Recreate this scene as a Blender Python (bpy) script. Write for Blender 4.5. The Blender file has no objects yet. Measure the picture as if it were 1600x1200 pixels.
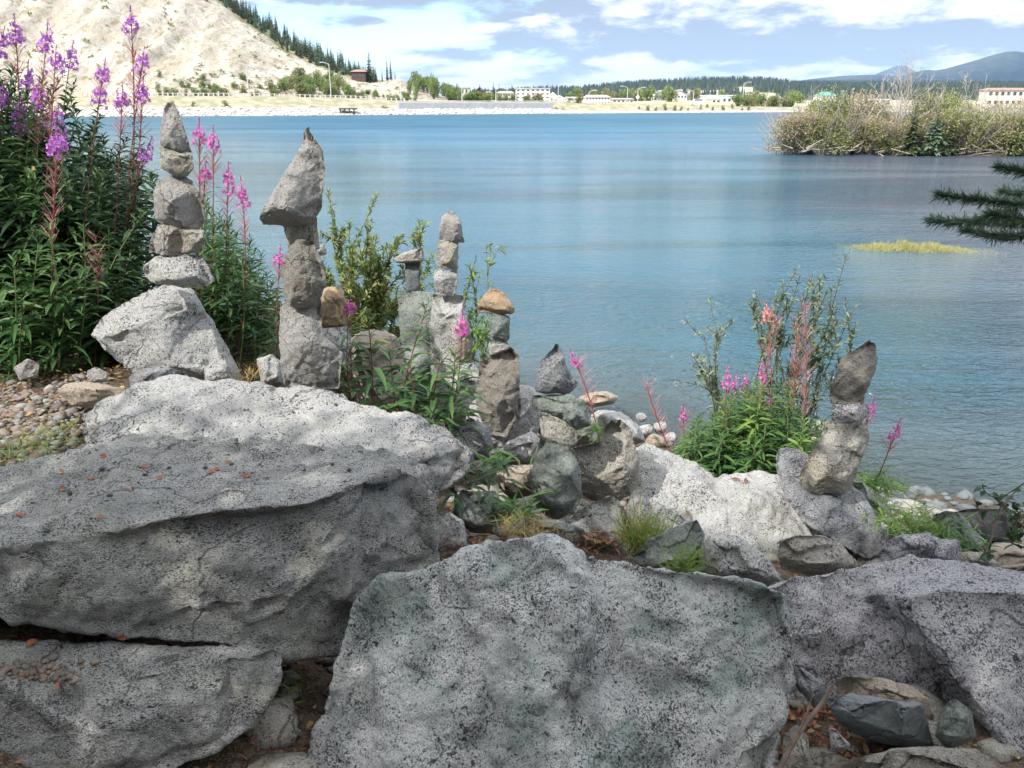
import bpy, bmesh, math, random
import numpy as np
from mathutils import Vector, Matrix, noise as mnoise
from mathutils.geometry import delaunay_2d_cdt

R = math.radians
C = bpy.context.scene.collection
sc = bpy.context.scene

# ------------------------------------------------------------------ camera
CAMZ, PITCH, FPX = 3.2, R(19.1), 1270.0
cam_d = bpy.data.cameras.new("camera"); cam = bpy.data.objects.new("camera", cam_d); C.objects.link(cam)
cam.location = (0, 0, CAMZ); cam.rotation_euler = (R(90) - PITCH, 0, 0)
cam_d.sensor_width = 36; cam_d.lens = FPX / 1600 * 36
cam_d.clip_start = 0.05; cam_d.clip_end = 90000
sc.camera = cam
cp, sp_ = math.cos(PITCH), math.sin(PITCH)

def W(x, y, Y):
    """point of the place seen at photo pixel (x, y) and horizontal distance Y"""
    u, v = (x - 800) / FPX, (600 - y) / FPX
    d = (u, cp + v * sp_, -sp_ + v * cp)
    k = Y / d[1]
    return Vector((d[0] * k, Y, CAMZ + d[2] * k))

def Xat(x, y, Y): return W(x, y, Y).x

# ------------------------------------------------------------------ light
SUN_EL, SUN_AZ = R(44), R(226)      # azimuth clockwise from +Y, where the sun stands
sun_dir = Vector((math.sin(SUN_AZ) * math.cos(SUN_EL), math.cos(SUN_AZ) * math.cos(SUN_EL), math.sin(SUN_EL)))
sd = bpy.data.lights.new("sun", 'SUN'); so = bpy.data.objects.new("sun", sd); C.objects.link(so)
sd.energy = 3.3; sd.angle = R(0.5); sd.color = (1.0, 0.95, 0.87)
so.rotation_euler = sun_dir.to_track_quat('Z', 'Y').to_euler()
so.location = (0, 0, 30)

vs = sc.view_settings
vs.view_transform = 'Standard'; vs.look = 'None'; vs.gamma = 1; vs.use_curve_mapping = False
vs.exposure = 0.95

# ------------------------------------------------------------------ node helper
class NT:
    def __init__(s, nt): s.nt = nt; nt.nodes.clear()
    def n(s, t, ins=None, **kw):
        nd = s.nt.nodes.new(t)
        for k, v in kw.items(): setattr(nd, k, v)
        for k, v in (ins or {}).items(): s.put(nd.inputs[k], v)
        return nd
    def put(s, sock, v):
        if isinstance(v, bpy.types.NodeSocket): s.nt.links.new(v, sock)
        elif isinstance(v, bpy.types.Node): s.nt.links.new(v.outputs[0], sock)
        else:
            try: sock.default_value = v
            except Exception: sock.default_value = (*v, 1) if len(v) == 3 else v[:3]
    def m(s, op, a, b=None, c=None, clamp=False):
        nd = s.nt.nodes.new('ShaderNodeMath'); nd.operation = op; nd.use_clamp = clamp
        for i, v in enumerate((a, b, c)):
            if v is not None: s.put(nd.inputs[i], v)
        return nd.outputs[0]
    def rng(s, v, a, b, lo=0.0, hi=1.0, smooth=True):
        nd = s.nt.nodes.new('ShaderNodeMapRange')
        if smooth: nd.interpolation_type = 'SMOOTHSTEP'
        for i, q in enumerate((v, a, b, lo, hi)): s.put(nd.inputs[i], q)
        return nd.outputs[0]
    def mix(s, f, a, b, mode='MIX'):
        nd = s.nt.nodes.new('ShaderNodeMix'); nd.data_type = 'RGBA'; nd.blend_type = mode
        s.put(nd.inputs[0], f); s.put(nd.inputs[6], a); s.put(nd.inputs[7], b)
        return nd.outputs[2]
    def noise(s, vec, scale, detail=2, rough=.5, dist=0.0):
        nd = s.n('ShaderNodeTexNoise', {'Scale': scale, 'Detail': detail, 'Roughness': rough, 'Distortion': dist})
        if vec is not None: s.put(nd.inputs['Vector'], vec)
        return nd.outputs[0]
    def mapping(s, vec, scale=(1, 1, 1), loc=(0, 0, 0), rot=(0, 0, 0)):
        return s.n('ShaderNodeMapping', {'Vector': vec, 'Scale': scale, 'Location': loc, 'Rotation': rot}).outputs[0]

# ------------------------------------------------------------------ world: clear summer sky with cloud banks
w = bpy.data.worlds.new("World"); sc.world = w; w.use_nodes = True
T = NT(w.node_tree)
tc = T.n('ShaderNodeTexCoord').outputs['Generated']
sky = T.n('ShaderNodeTexSky', sky_type='NISHITA', sun_disc=False, sun_elevation=SUN_EL, sun_rotation=SUN_AZ,
          altitude=650, air_density=1.0, dust_density=0.6, ozone_density=1.3)
sx = T.n('ShaderNodeSeparateXYZ', {0: tc})
dx, dy, dz = sx.outputs
az = T.m('MULTIPLY', T.m('ARCTAN2', dx, dy), 57.2958)
el = T.m('MULTIPLY', T.m('ARCSINE', dz), 57.2958)
cv = T.n('ShaderNodeCombineXYZ', {0: T.m('MULTIPLY', az, .11), 1: T.m('MULTIPLY', T.m('POWER', T.m('MAXIMUM', T.m('ADD', el, 1.0), 0.0), .72), .8), 2: 3.7}).outputs[0]
n1 = T.noise(cv, 1.15, 7, .56, .25)
n2 = T.noise(T.mapping(cv, loc=(7.3, 2.1, 1.0)), 1.9, 6, .6, .2)
def gauss(ca, ce, wa, we):
    a = T.m('DIVIDE', T.m('SUBTRACT', az, ca), wa); e = T.m('DIVIDE', T.m('SUBTRACT', el, ce), we)
    return T.m('EXPONENT', T.m('MULTIPLY', T.m('ADD', T.m('MULTIPLY', a, a), T.m('MULTIPLY', e, e)), -1.0))
bias = 0.0
for ca, ce, wa, we, k in ((16, 4.3, 24, 2.6, .46), (-12, 6.8, 9, 1.2, .22), (-10, 3.8, 8, 1.5, -.12), (4, 1.2, 16, .9, .06),
                          (32, 16, 18, 9, .34), (60, 45, 60, 20, .34), (-90, 50, 60, 25, .34), (170, 45, 70, 28, .34), (-170, 45, 60, 28, .34), (0, 75, 200, 22, .3), (-28, 14, 12, 8, .10), (-2, 19, 15, 11, -.22), (-9.2, 4.9, 1.3, .28, .26), (-4, 3.0, 3.5, .7, .2)):
    bias = T.m('ADD', bias, T.m('MULTIPLY', gauss(ca, ce, wa, we), k))
dens = T.rng(T.m('ADD', n1, bias), .50, .66)
# grey undersides low in each bank, sunlit white tops
under = T.rng(T.m('ADD', n2, T.m('ADD', T.m('MULTIPLY', gauss(18, 3.4, 24, 1.3), .24), T.m('MULTIPLY', gauss(-3, 5.9, 10, .9), .3))), .46, .66)
ccol = T.mix(under, (5.2, 5.25, 5.3, 1), (1.8, 2.05, 2.5, 1))
ccol = T.mix(T.rng(el, 10, 40), ccol, (8.8, 8.8, 8.8, 1))
hz = T.m('EXPONENT', T.m('MULTIPLY', T.m('MAXIMUM', el, 0.0), -.55))
skyc = T.mix(T.m('MULTIPLY', hz, .55), T.mix(1.0, sky.outputs[0], (.86, 1.0, 1.12, 1), 'MULTIPLY'), (6.6, 8.0, 8.5, 1))
col = T.mix(T.m('MULTIPLY', dens, .93), skyc, ccol)
band = T.m('MULTIPLY', T.rng(el, 7, 10), T.rng(el, 16, 40, 1, 0))
col = T.mix(T.m('MULTIPLY', T.m('MULTIPLY', band, dens), .25), col, (6.5, 6.6, 6.9, 1))
col = T.mix(T.m('MULTIPLY', hz, .5), col, (5.0, 5.7, 5.9, 1))
bg = T.n('ShaderNodeBackground', {'Color': col, 'Strength': 0.135})
T.n('ShaderNodeOutputWorld', {0: bg})

# ------------------------------------------------------------------ object helpers
def tag(o, label=None, cat=None, group=None, kind=None):
    if label: o['label'] = label
    if cat: o['category'] = cat
    if group: o['group'] = group
    if kind: o['kind'] = kind
    return o

def thing(name, label, cat, loc=(0, 0, 0), group=None, rz=0):
    o = bpy.data.objects.new(name, None); C.objects.link(o); o.empty_display_size = .1
    o.location = loc; o.rotation_euler = (0, 0, rz)
    return tag(o, label, cat, group)

class MB:
    """collects vertices and faces of one mesh"""
    def __init__(s): s.V = []; s.F = []; s.n = 0
    def add(s, V, F):
        V = np.asarray(V, float).reshape(-1, 3); F = np.asarray(F, int)
        s.V.append(V); s.F.append(F + s.n); s.n += len(V)
    def box(s, c, size, rz=0):
        x, y, z = [q / 2 for q in size]
        V = np.array([(i * x, j * y, k * z) for i in (-1, 1) for j in (-1, 1) for k in (-1, 1)])
        ca, sa = math.cos(rz), math.sin(rz)
        V = np.stack([V[:, 0] * ca - V[:, 1] * sa, V[:, 0] * sa + V[:, 1] * ca, V[:, 2]], 1) + np.array(c)
        s.add(V, [(0, 1, 3, 2), (4, 6, 7, 5), (0, 4, 5, 1), (2, 3, 7, 6), (0, 2, 6, 4), (1, 5, 7, 3)])
    def tube(s, P, rad, k=6):
        P = [Vector(p) for p in P]; n = len(P)
        if not hasattr(rad, '__len__'): rad = [rad] * n
        V = []
        for i, p in enumerate(P):
            t = (P[min(i + 1, n - 1)] - P[max(i - 1, 0)]).normalized()
            a = t.orthogonal().normalized() if i == 0 else (a - t * a.dot(t)).normalized()
            b = t.cross(a)
            for j in range(k):
                q = 2 * math.pi * j / k
                V.append(p + (a * math.cos(q) + b * math.sin(q)) * rad[i])
        F = [(i * k + j, i * k + (j + 1) % k, (i + 1) * k + (j + 1) % k, (i + 1) * k + j) for i in range(n - 1) for j in range(k)]
        s.add([tuple(v) for v in V], F)
        s.add([tuple(v) for v in V[-k:]], [tuple(range(k))] if k == 4 else [(0, j, j + 1) for j in range(1, k - 1)])
    def rods(s, A, B, r0, r1=None):
        """many thin three-sided rods"""
        A = np.asarray(A, float).reshape(-1, 3); B = np.asarray(B, float).reshape(-1, 3); n = len(A)
        if n == 0: return
        r0 = np.broadcast_to(r0, n)[:, None]; r1 = r0 * .5 if r1 is None else np.broadcast_to(r1, n)[:, None]
        d = B - A; d /= np.linalg.norm(d, axis=1)[:, None] + 1e-9
        h = np.where(np.abs(d[:, 2:3]) > .9, np.array([[1., 0, 0]]), np.array([[0, 0, 1.]]))
        a = np.cross(d, h); a /= np.linalg.norm(a, axis=1)[:, None] + 1e-9; b = np.cross(d, a)
        V = np.zeros((n, 6, 3))
        for j in range(3):
            q = 2 * math.pi * j / 3; o = a * math.cos(q) + b * math.sin(q)
            V[:, j] = A + o * r0; V[:, 3 + j] = B + o * r1
        base = (np.arange(n) * 6)[:, None, None]
        F = np.array([(0, 1, 4, 3), (1, 2, 5, 4), (2, 0, 3, 5)])[None] + base
        s.add(V.reshape(-1, 3), F.reshape(-1, 4))
    def leaves(s, P, D, L, Wd, droop=.3, rng=None, up=None):
        """many lance-shaped leaves: base P, direction D, length L, width Wd; folded on the midrib and drooping"""
        P = np.asarray(P, float).reshape(-1, 3); D = np.asarray(D, float).reshape(-1, 3); n = len(P)
        if n == 0: return
        rng = rng or np.random.default_rng(1)
        L = np.broadcast_to(L, n)[:, None]; Wd = np.broadcast_to(Wd, n)[:, None]
        D = D / (np.linalg.norm(D, axis=1)[:, None] + 1e-9)
        upv = np.array([[0, 0, 1.]]) + rng.normal(0, .35, (n, 3)) if up is None else up
        S = np.cross(D, upv); S /= np.linalg.norm(S, axis=1)[:, None] + 1e-9
        N = np.cross(S, D)
        dr = np.broadcast_to(droop, n)[:, None] * rng.uniform(.5, 1.5, (n, 1))
        tw = rng.normal(0, .12, (n, 1))
        V = np.zeros((n, 8, 3)); g = np.array([[0, 0, -1.]])
        for i, (t, wd) in enumerate(((.33, .9), (.7, .7))):
            mid = P + D * L * t + g * dr * L * t * t + S * L * tw * t * t
            V[:, 1 + 3 * i] = mid + S * Wd * .5 * wd + N * Wd * .18
            V[:, 2 + 3 * i] = mid
            V[:, 3 + 3 * i] = mid - S * Wd * .5 * wd + N * Wd * .18
        V[:, 0] = P; V[:, 7] = P + D * L + g * dr * L + S * L * tw
        base = (np.arange(n) * 8)[:, None, None]
        Q = np.array([(1, 2, 5, 4), (2, 3, 6, 5)])[None] + base
        Tt = np.array([(0, 2, 1), (0, 3, 2), (4, 5, 7), (5, 6, 7)])[None] + base
        s.V.append(V.reshape(-1, 3)); s.F.append(Q.reshape(-1, 4) + s.n); s.F.append(Tt.reshape(-1, 3) + s.n); s.n += n * 8
    def blob(s, c, r, seed=0, sub=1, amp=.25):
        bm = bmesh.new(); bmesh.ops.create_icosphere(bm, subdivisions=sub, radius=1)
        rr = (r, r, r) if not hasattr(r, '__len__') else r
        V = []
        for v in bm.verts:
            k = 1 + amp * mnoise.noise(v.co * 1.3 + Vector((seed * 3.1, seed * 1.7, 0)))* 1.6
            V.append((c[0] + v.co.x * rr[0] * k, c[1] + v.co.y * rr[1] * k, c[2] + v.co.z * rr[2] * k))
        s.add(V, [[v.index for v in f.verts] for f in bm.faces]); bm.free()
    def build(s, name, mat, parent=None, smooth=False, origin=None):
        me = bpy.data.meshes.new(name)
        V = np.concatenate(s.V) if s.V else np.zeros((0, 3))
        o = bpy.data.objects.new(name, me); C.objects.link(o)
        if parent is not None:
            o.parent = parent
            q = parent
            while q is not None: V = V - np.array(q.location); q = q.parent
        elif origin is not None:
            V = V - np.array(origin); o.location = origin
        faces = [f for F in s.F for f in np.atleast_2d(F).tolist()]
        me.from_pydata(V.tolist(), [], faces)
        me.materials.append(mat)
        if smooth:
            me.polygons.foreach_set('use_smooth', [True] * len(me.polygons))
        me.update()
        return o
def s_abs(p): return not p.get('_loc', 0)

def copy_tree(o, loc, label=None, group=None, rz=0, scale=1.0, mats=None):
    c = o.copy(); C.objects.link(c); c.location = loc; c.rotation_euler = (0, 0, rz)
    c.scale = (scale,) * 3 if not hasattr(scale, '__len__') else scale
    if label: c['label'] = label
    if group: c['group'] = group
    for ch in o.children:
        d = ch.copy(); C.objects.link(d); d.parent = c
    return c

# ------------------------------------------------------------------ materials
def newmat(name):
    m = bpy.data.materials.new(name); m.use_nodes = True
    return m, NT(m.node_tree)

def finish(T, color, rough=.85, bump=None, bstr=.3, bdist=.01, spec=.3, **kw):
    ins = {'Base Color': color, 'Roughness': rough, 'Specular IOR Level': spec}; ins.update(kw)
    p = T.n('ShaderNodeBsdfPrincipled', ins)
    if bump is not None:
        b = T.n('ShaderNodeBump', {'Height': bump, 'Strength': bstr, 'Distance': bdist})
        T.put(p.inputs['Normal'], b.outputs[0])
    T.n('ShaderNodeOutputMaterial', {0: p})
    return p

def granite(name, light, mid, dark=(.035, .035, .042), fs=62, fleck=.56, big=.66, band=0.0, tint=None, tint_amt=.0, stain=.35, bs=.55, wear=None, streak=0.0, crack=.5):
    m, T = newmat(name)
    oi = T.n('ShaderNodeObjectInfo')
    off = T.n('ShaderNodeVectorMath', {0: T.n('ShaderNodeCombineXYZ', {0: oi.outputs['Random'], 1: T.m('MULTIPLY', oi.outputs['Random'], 7.0), 2: 1.0}).outputs[0], 1: (17, 13, 11)}, operation='MULTIPLY').outputs[0]
    P = T.n('ShaderNodeVectorMath', {0: T.n('ShaderNodeTexCoord').outputs['Object'], 1: off}, operation='ADD').outputs[0]
    Pb = T.mapping(P, scale=(1, 1, 1 + 2.2 * band), rot=(.5, .35, .2))
    big_t = T.noise(P, 3.2, 5, .6, .3)
    modul = T.m('MULTIPLY', T.m('SUBTRACT', T.noise(Pb, 9, 5, .6, .3), .5), .36)
    fs = fs * 2.1
    n_f = T.m('ADD', T.noise(Pb, fs, 3.5, .62), modul)
    n_b = T.m('ADD', T.noise(Pb, fs * .42, 3, .55, .4), T.m('MULTIPLY', modul, .7))
    grain = T.noise(Pb, fs * 1.6, 2, .6)
    base = T.mix(T.rng(grain, .38, .62), mid, light)
    base = T.mix(T.rng(big_t, .35, .68, 0, stain), base, mid)
    if wear: base = T.mix(T.rng(T.noise(P, 5.5, 6, .65, .5), .5, .66, 0, .8), base, wear)
    if tint: base = T.mix(T.rng(T.noise(T.mapping(P, loc=(4, 9, 2)), 4.5, 5, .62, .6), .5, .64, 0, tint_amt), base, tint)
    if streak:
        st = T.noise(T.mapping(P, scale=(7, 7, .9)), 1.0, 5, .6, .4)
        base = T.mix(T.rng(st, .5, .66, 0, streak), base, (.16, .19, .185)); base = T.mix(T.rng(st, .30, .42, streak * .8, 0), base, (.68, .68, .66))
    Pw = T.n('ShaderNodeVectorMath', {0: P, 1: T.n('ShaderNodeVectorMath', {0: T.n('ShaderNodeTexNoise', {'Vector': P, 'Scale': 5.0, 'Detail': 4.0}).outputs[1], 1: (.32, .32, .32)}, operation='MULTIPLY').outputs[0]}, operation='ADD').outputs[0]
    vo = T.n('ShaderNodeTexVoronoi', {'Vector': Pw, 'Scale': 2.6}, feature='DISTANCE_TO_EDGE').outputs[0]
    ck = T.m('MULTIPLY', T.rng(vo, .004, .016, 1, 0), T.rng(T.noise(P, 2.3, 2), .48, .60, 0, crack))
    f1 = T.rng(n_f, fleck, fleck + .07)
    f2 = T.rng(n_b, big, big + .05)
    base = T.mix(T.m('MULTIPLY', f1, .82), base, dark)
    base = T.mix(T.m('MULTIPLY', f2, .93), base, dark)
    base = T.mix(ck, base, (.05, .045, .04))
    h = T.m('ADD', T.m('MULTIPLY', ck, -.5), T.m('MULTIPLY', T.noise(P, 11, 10, .74, .3), 1.0)); h = T.m('ADD', h, T.m('MULTIPLY', T.noise(Pb, 70, 5, .75), .30))
    finish(T, base, .82, h, min(1.0, bs * 1.5), .06, .25)
    return m

M = {}
M['granite_white'] = granite('granite_white', (.57, .57, .555), (.37, .37, .375), fleck=.55, big=.65, tint=(.55, .57, .44), tint_amt=.25)
M['granite_grey'] = granite('granite_grey', (.50, .51, .53), (.26, .27, .29), fleck=.53, big=.63, band=.6, bs=.7)
M['granite_front'] = granite('granite_front', (.72, .73, .73), (.40, .41, .415), fs=88, fleck=.54, big=.625, streak=.5, tint=(.26, .36, .33), tint_amt=.6, stain=.45)
M['granite_slab'] = granite('granite_slab', (.62, .62, .61), (.28, .285, .28), fs=80, fleck=.53, big=.62, band=.9, streak=.35, tint=(.36, .37, .28), tint_amt=.35, bs=.8)
M['granite_violet'] = granite('granite_violet', streak=.35, light=(.58, .575, .60), mid=(.29, .285, .31), fs=75, fleck=.53, big=.62)
M['stone_tan'] = granite('stone_tan', (.50, .44, .37), (.34, .29, .24), (.12, .1, .08), fleck=.60, big=.70, wear=(.42, .35, .27))
M['stone_orange'] = granite('stone_orange', (.50, .38, .26), (.36, .27, .18), (.14, .1, .07), fleck=.62, big=.72, wear=(.44, .30, .19))
M['stone_brown'] = granite('stone_brown', (.47, .45, .41), (.29, .27, .24), (.07, .055, .045), fleck=.57, big=.66, band=.8, wear=(.34, .30, .25), bs=.9)
M['stone_green'] = granite('stone_green', (.34, .38, .35), (.20, .235, .215), (.08, .09, .09), fs=34, fleck=.60, big=.68, tint=(.46, .49, .46), tint_amt=.7, bs=.7)
M['stone_grey'] = granite('stone_grey', (.54, .525, .505), (.36, .35, .335), (.09, .085, .08), fleck=.58, big=.68, wear=(.33, .31, .28), bs=.7)
M['stone_greytan'] = granite('stone_greytan', (.52, .50, .46), (.33, .315, .29), (.06, .06, .06), fleck=.56, big=.66, tint=(.36, .34, .24), tint_amt=.5)
M['stone_dark'] = granite('stone_dark', (.12, .125, .13), (.07, .072, .076), (.03, .03, .03), fs=90, fleck=.62, big=.75)
M['stone_slate'] = granite('stone_slate', (.20, .225, .235), (.135, .15, .155), (.07, .075, .08), fs=90, fleck=.66, big=.75, bs=.4)
# ------------------------------------------------------------------ near bank
def shoreY(X): return 8.3 - 0.62 * X + 0.25 * math.sin(X * 2.1) + .12 * math.sin(X * 5.3)
def gz(X, Y):
    s = shoreY(X)
    left = 1 / (1 + math.exp((X + 1.15) * 5))
    top = 1.70 + .34 * left
    start = 1.5 + 3.2 * left
    if Y < start: z = top
    elif Y < s: z = top * (1 - ((Y - start) / (s - start)) ** (1.0 + .5 * left))
    else: z = -.22 * (Y - s)
    if Y < 0: z += -Y * .05
    z += .035 * mnoise.noise(Vector((X * 2, Y * 2, 0))) + .012 * mnoise.noise(Vector((X * 9, Y * 9, 3)))
    return max(z, -3.0)

m, T = newmat('soil')
P = T.n('ShaderNodeTexCoord').outputs['Object']
c = T.mix(T.rng(T.noise(P, 30, 5, .7), .4, .6), (.055, .038, .028), (.13, .10, .075))
c = T.mix(T.rng(T.noise(P, 140, 3, .6), .52, .62), c, (.20, .15, .11))
finish(T, c, .95, T.noise(P, 60, 6, .7), .9, .02, .15); M['soil'] = m

def grid_mesh(name, xs, ys, fz, mat, kind='structure', smooth=True):
    me = bpy.data.meshes.new(name)
    V = [(x, y, fz(x, y)) for y in ys for x in xs]
    n = len(xs)
    F = [(j * n + i, j * n + i + 1, (j + 1) * n + i + 1, (j + 1) * n + i) for j in range(len(ys) - 1) for i in range(n - 1)]
    me.from_pydata(V, [], F); me.materials.append(mat)
    if smooth: me.polygons.foreach_set('use_smooth', [True] * len(F))
    o = bpy.data.objects.new(name, me); C.objects.link(o); tag(o, kind=kind); return o

xs = np.concatenate([np.linspace(-60, -5, 24)[:-1], np.linspace(-5, 5, 126), np.linspace(5, 60, 24)[1:]])
ys = np.concatenate([np.linspace(-40, 0, 16)[:-1], np.linspace(0, 9, 120), np.linspace(9, 40, 30)[1:]])
tag(grid_mesh('ground', xs.tolist(), ys.tolist(), gz, M['soil']), 'dark soil bank strewn with leaf litter between the boulders', None)

# ------------------------------------------------------------------ rocks
tex_cache = {}
def dtex(kind, size):
    key = (kind, round(size, 4))
    if key not in tex_cache:
        if kind == 'clouds':
            t = bpy.data.textures.new('relief', 'CLOUDS'); t.noise_scale = size; t.noise_depth = 4; t.noise_type = 'SOFT_NOISE'
        elif kind == 'hard':
            t = bpy.data.textures.new('fracture', 'CLOUDS'); t.noise_scale = size; t.noise_depth = 3; t.noise_type = 'HARD_NOISE'
        elif kind == 'chips':
            t = bpy.data.textures.new('chips', 'VORONOI'); t.noise_scale = size; t.distance_metric = 'DISTANCE'; t.noise_intensity = 1.0
            t.weight_1 = 1
        tex_cache[key] = t
    return tex_cache[key]

def eval_mesh(o):
    bpy.context.view_layer.update(); dg = bpy.context.evaluated_depsgraph_get()
    return bpy.data.meshes.new_from_object(o.evaluated_get(dg))
def chip(me, rr, small):
    """split flat fracture faces off a stone"""
    n = len(me.vertices); co = np.empty(n * 3); me.vertices.foreach_get('co', co); co = co.reshape(-1, 3)
    nm = np.empty(n * 3); me.vertices.foreach_get('normal', nm); nm = nm.reshape(-1, 3)
    vd = np.array([0, 0, CAMZ]) - co; vd /= np.linalg.norm(vd, axis=1)[:, None]
    w_ = np.clip(((nm * vd).sum(1) - .02) / .6, 0, 1)
    if not small: w_ = np.clip(((nm * vd).sum(1) - .3) / .6, 0, 1)
    cap = 9 if small else .026
    v0 = np.array([0, 0, CAMZ]) - co.mean(0); v0 /= np.linalg.norm(v0)
    for k in range(16 if small else 18):
        d = v0 * .75 + np.array([rr.gauss(0, .55), rr.gauss(0, .3), rr.gauss(.05, .5)]); d /= np.linalg.norm(d)
        p = co @ d; m_ = p.mean(); lim = m_ + (p.max() - m_) * (rr.uniform(.66, .95) if small else rr.uniform(.78, .98))
        over = np.minimum(np.maximum(p - lim, 0), cap)
        co -= d[None] * (over * .9 * w_)[:, None]
    me.vertices.foreach_set('co', co.ravel()); me.update()
rk_rng = random.Random(5)
STONES = {}
def rock(label, outline, Y, T_=.14, front=None, mat='granite_grey', vox=1.7, amp=1.0, soft=3, group=None, name='rock', cat='rock', back=None, shrink=.32, bevel=1.0):
    """A solid stone: its rim, facet corners on the near side and a rounded far side, remeshed and weathered."""
    rr = random.Random(hash((round(outline[0][0]), round(outline[0][1]), len(outline))) & 0xffff)
    O = []
    for p in outline:
        dY = p[2] if len(p) > 2 else rr.uniform(-.12, .12) * T_
        O.append((p[0], p[1], Y + dY))
    if name == 'balanced_stone':
        ax = sum(p[0] for p in O) / len(O); ay = sum(p[1] for p in O) / len(O)
        O = [(ax + (p[0] - ax) * 1.03, ay + (p[1] - ay) * 1.06, p[2]) for p in O]
    cx = sum(p[0] for p in O) / len(O); cy = sum(p[1] for p in O) / len(O); cY = sum(p[2] for p in O) / len(O)
    if front is None:
        front = []
        n = len(O); step = 2 if n > 7 else 1
        a0 = rr.randint(0, 1)
        for i in range(a0, n, step):
            x, y, yy = O[i]; k = rr.uniform(.42, .68)
            front.append((cx + (x - cx) * k, cy + (y - cy) * k, yy - Y - T_ * rr.uniform(.35, .75)))
    I = [(p[0], p[1], Y + p[2]) for p in front]
    pts = O + I
    v2 = [Vector((p[0] * .01, -p[1] * .01)) for p in pts]
    res = delaunay_2d_cdt(v2, [], [list(range(len(O)))], 1, 1e-6)
    rv, rf, ov = res[0], res[2], res[3]
    bm = bmesh.new()
    BV = []
    for i, src in enumerate(ov):
        if src: q = pts[src[0]]
        else: q = (rv[i][0] * 100, -rv[i][1] * 100, cY)
        BV.append(bm.verts.new(W(*q)))
    for f in rf: bm.faces.new([BV[i] for i in f])
    remap = {src: i for i, lst in enumerate(ov) for src in lst}
    ring = [BV[remap[i]] for i in range(len(O))]
    b2 = []
    for i, (x, y, yy) in enumerate(O):
        k = 1 - shrink * rr.uniform(.7, 1.3)
        b2.append(bm.verts.new(W(cx + (x - cx) * k, cy + (y - cy) * k, (cY * .6 + yy * .4) + (back if back else T_) * rr.uniform(.8, 1.1))))
    n = len(O)
    for i in range(n): bm.faces.new([ring[i], b2[i], b2[(i + 1) % n], ring[(i + 1) % n]])
    cb = bm.verts.new(sum((v.co for v in b2), Vector()) / n + Vector((0, .12 * T_, 0)))
    for i in range(n): bm.faces.new([b2[i], cb, b2[(i + 1) % n]])
    bmesh.ops.triangulate(bm, faces=bm.faces[:])
    bmesh.ops.recalc_face_normals(bm, faces=bm.faces[:])
    me = bpy.data.meshes.new(name); bm.to_mesh(me); bm.free()
    tmp = bpy.data.objects.new('tmp', me); C.objects.link(tmp)
    co = np.array([v.co for v in me.vertices]); ext = co.max(0) - co.min(0)
    S = float(np.sort(ext)[-2] + np.sort(ext)[-1]) / 2
    depth = cY / math.cos(math.atan2(CAMZ - float(co[:, 2].mean()), cY)) 
    vx = depth / 813 * vox
    mo = tmp.modifiers.new('r', 'REMESH'); mo.mode = 'VOXEL'; mo.voxel_size = max(vx, S / 260); mo.use_smooth_shade = True
    amp *= 1.25; small = S < .5
    mo = tmp.modifiers.new('s', 'SMOOTH'); mo.factor = .5; mo.iterations = int(1 if name == 'balanced_stone' else (8 if S > .8 else 2))
    m1 = eval_mesh(tmp); tmp.modifiers.clear(); tmp.data = m1
    chip(m1, rr, small)
    if not small: q_ = tmp.modifiers.new('s', 'SMOOTH'); q_.factor = .5; q_.iterations = 5
    for kind, sz, st in (('clouds', .45 * S, .07 * S), ('hard', .20 * S, (.055 if name == 'balanced_stone' else .07) * S), ('clouds', .10 * S, (.035 if small else .024) * S), ('hard', .05 * S, (.018 if small else .009) * S), ('clouds', max(.02, .03 * S), max(.005, (.014 if small else .007) * S)), ('clouds', .012 if small else .03, .004 if small else .0035)):
        d = tmp.modifiers.new('d', 'DISPLACE'); d.texture = dtex(kind, sz); d.texture_coords = 'LOCAL'; d.mid_level = .5 if kind == 'clouds' else .35; d.strength = st * amp
    m2 = eval_mesh(tmp)
    bpy.data.objects.remove(tmp); bpy.data.meshes.remove(me)
    m2.materials.clear(); m2.materials.append(M[mat])
    m2.polygons.foreach_set('use_smooth', [True] * len(m2.polygons))
    co = np.empty(len(m2.vertices) * 3); m2.vertices.foreach_get('co', co); co = co.reshape(-1, 3)
    org = np.array([co[:, 0].mean(), co[:, 1].mean(), co[:, 2].min()])
    m2.vertices.foreach_set('co', (co - org).ravel()); m2.update()
    o = bpy.data.objects.new(name, m2); C.objects.link(o); o.location = org.tolist()
    m2.name = name
    tag(o, label, cat, group)
    return o

def Yz(y, z): return (CAMZ - z) / math.tan(PITCH + math.atan((y - 600) / FPX))
def Zrow(pts, Y0): return [(x, y, Yz(y, z) - Y0) for x, y, z in pts]

BO = dict(name='boulder', cat='boulder', vox=2.0)
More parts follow.
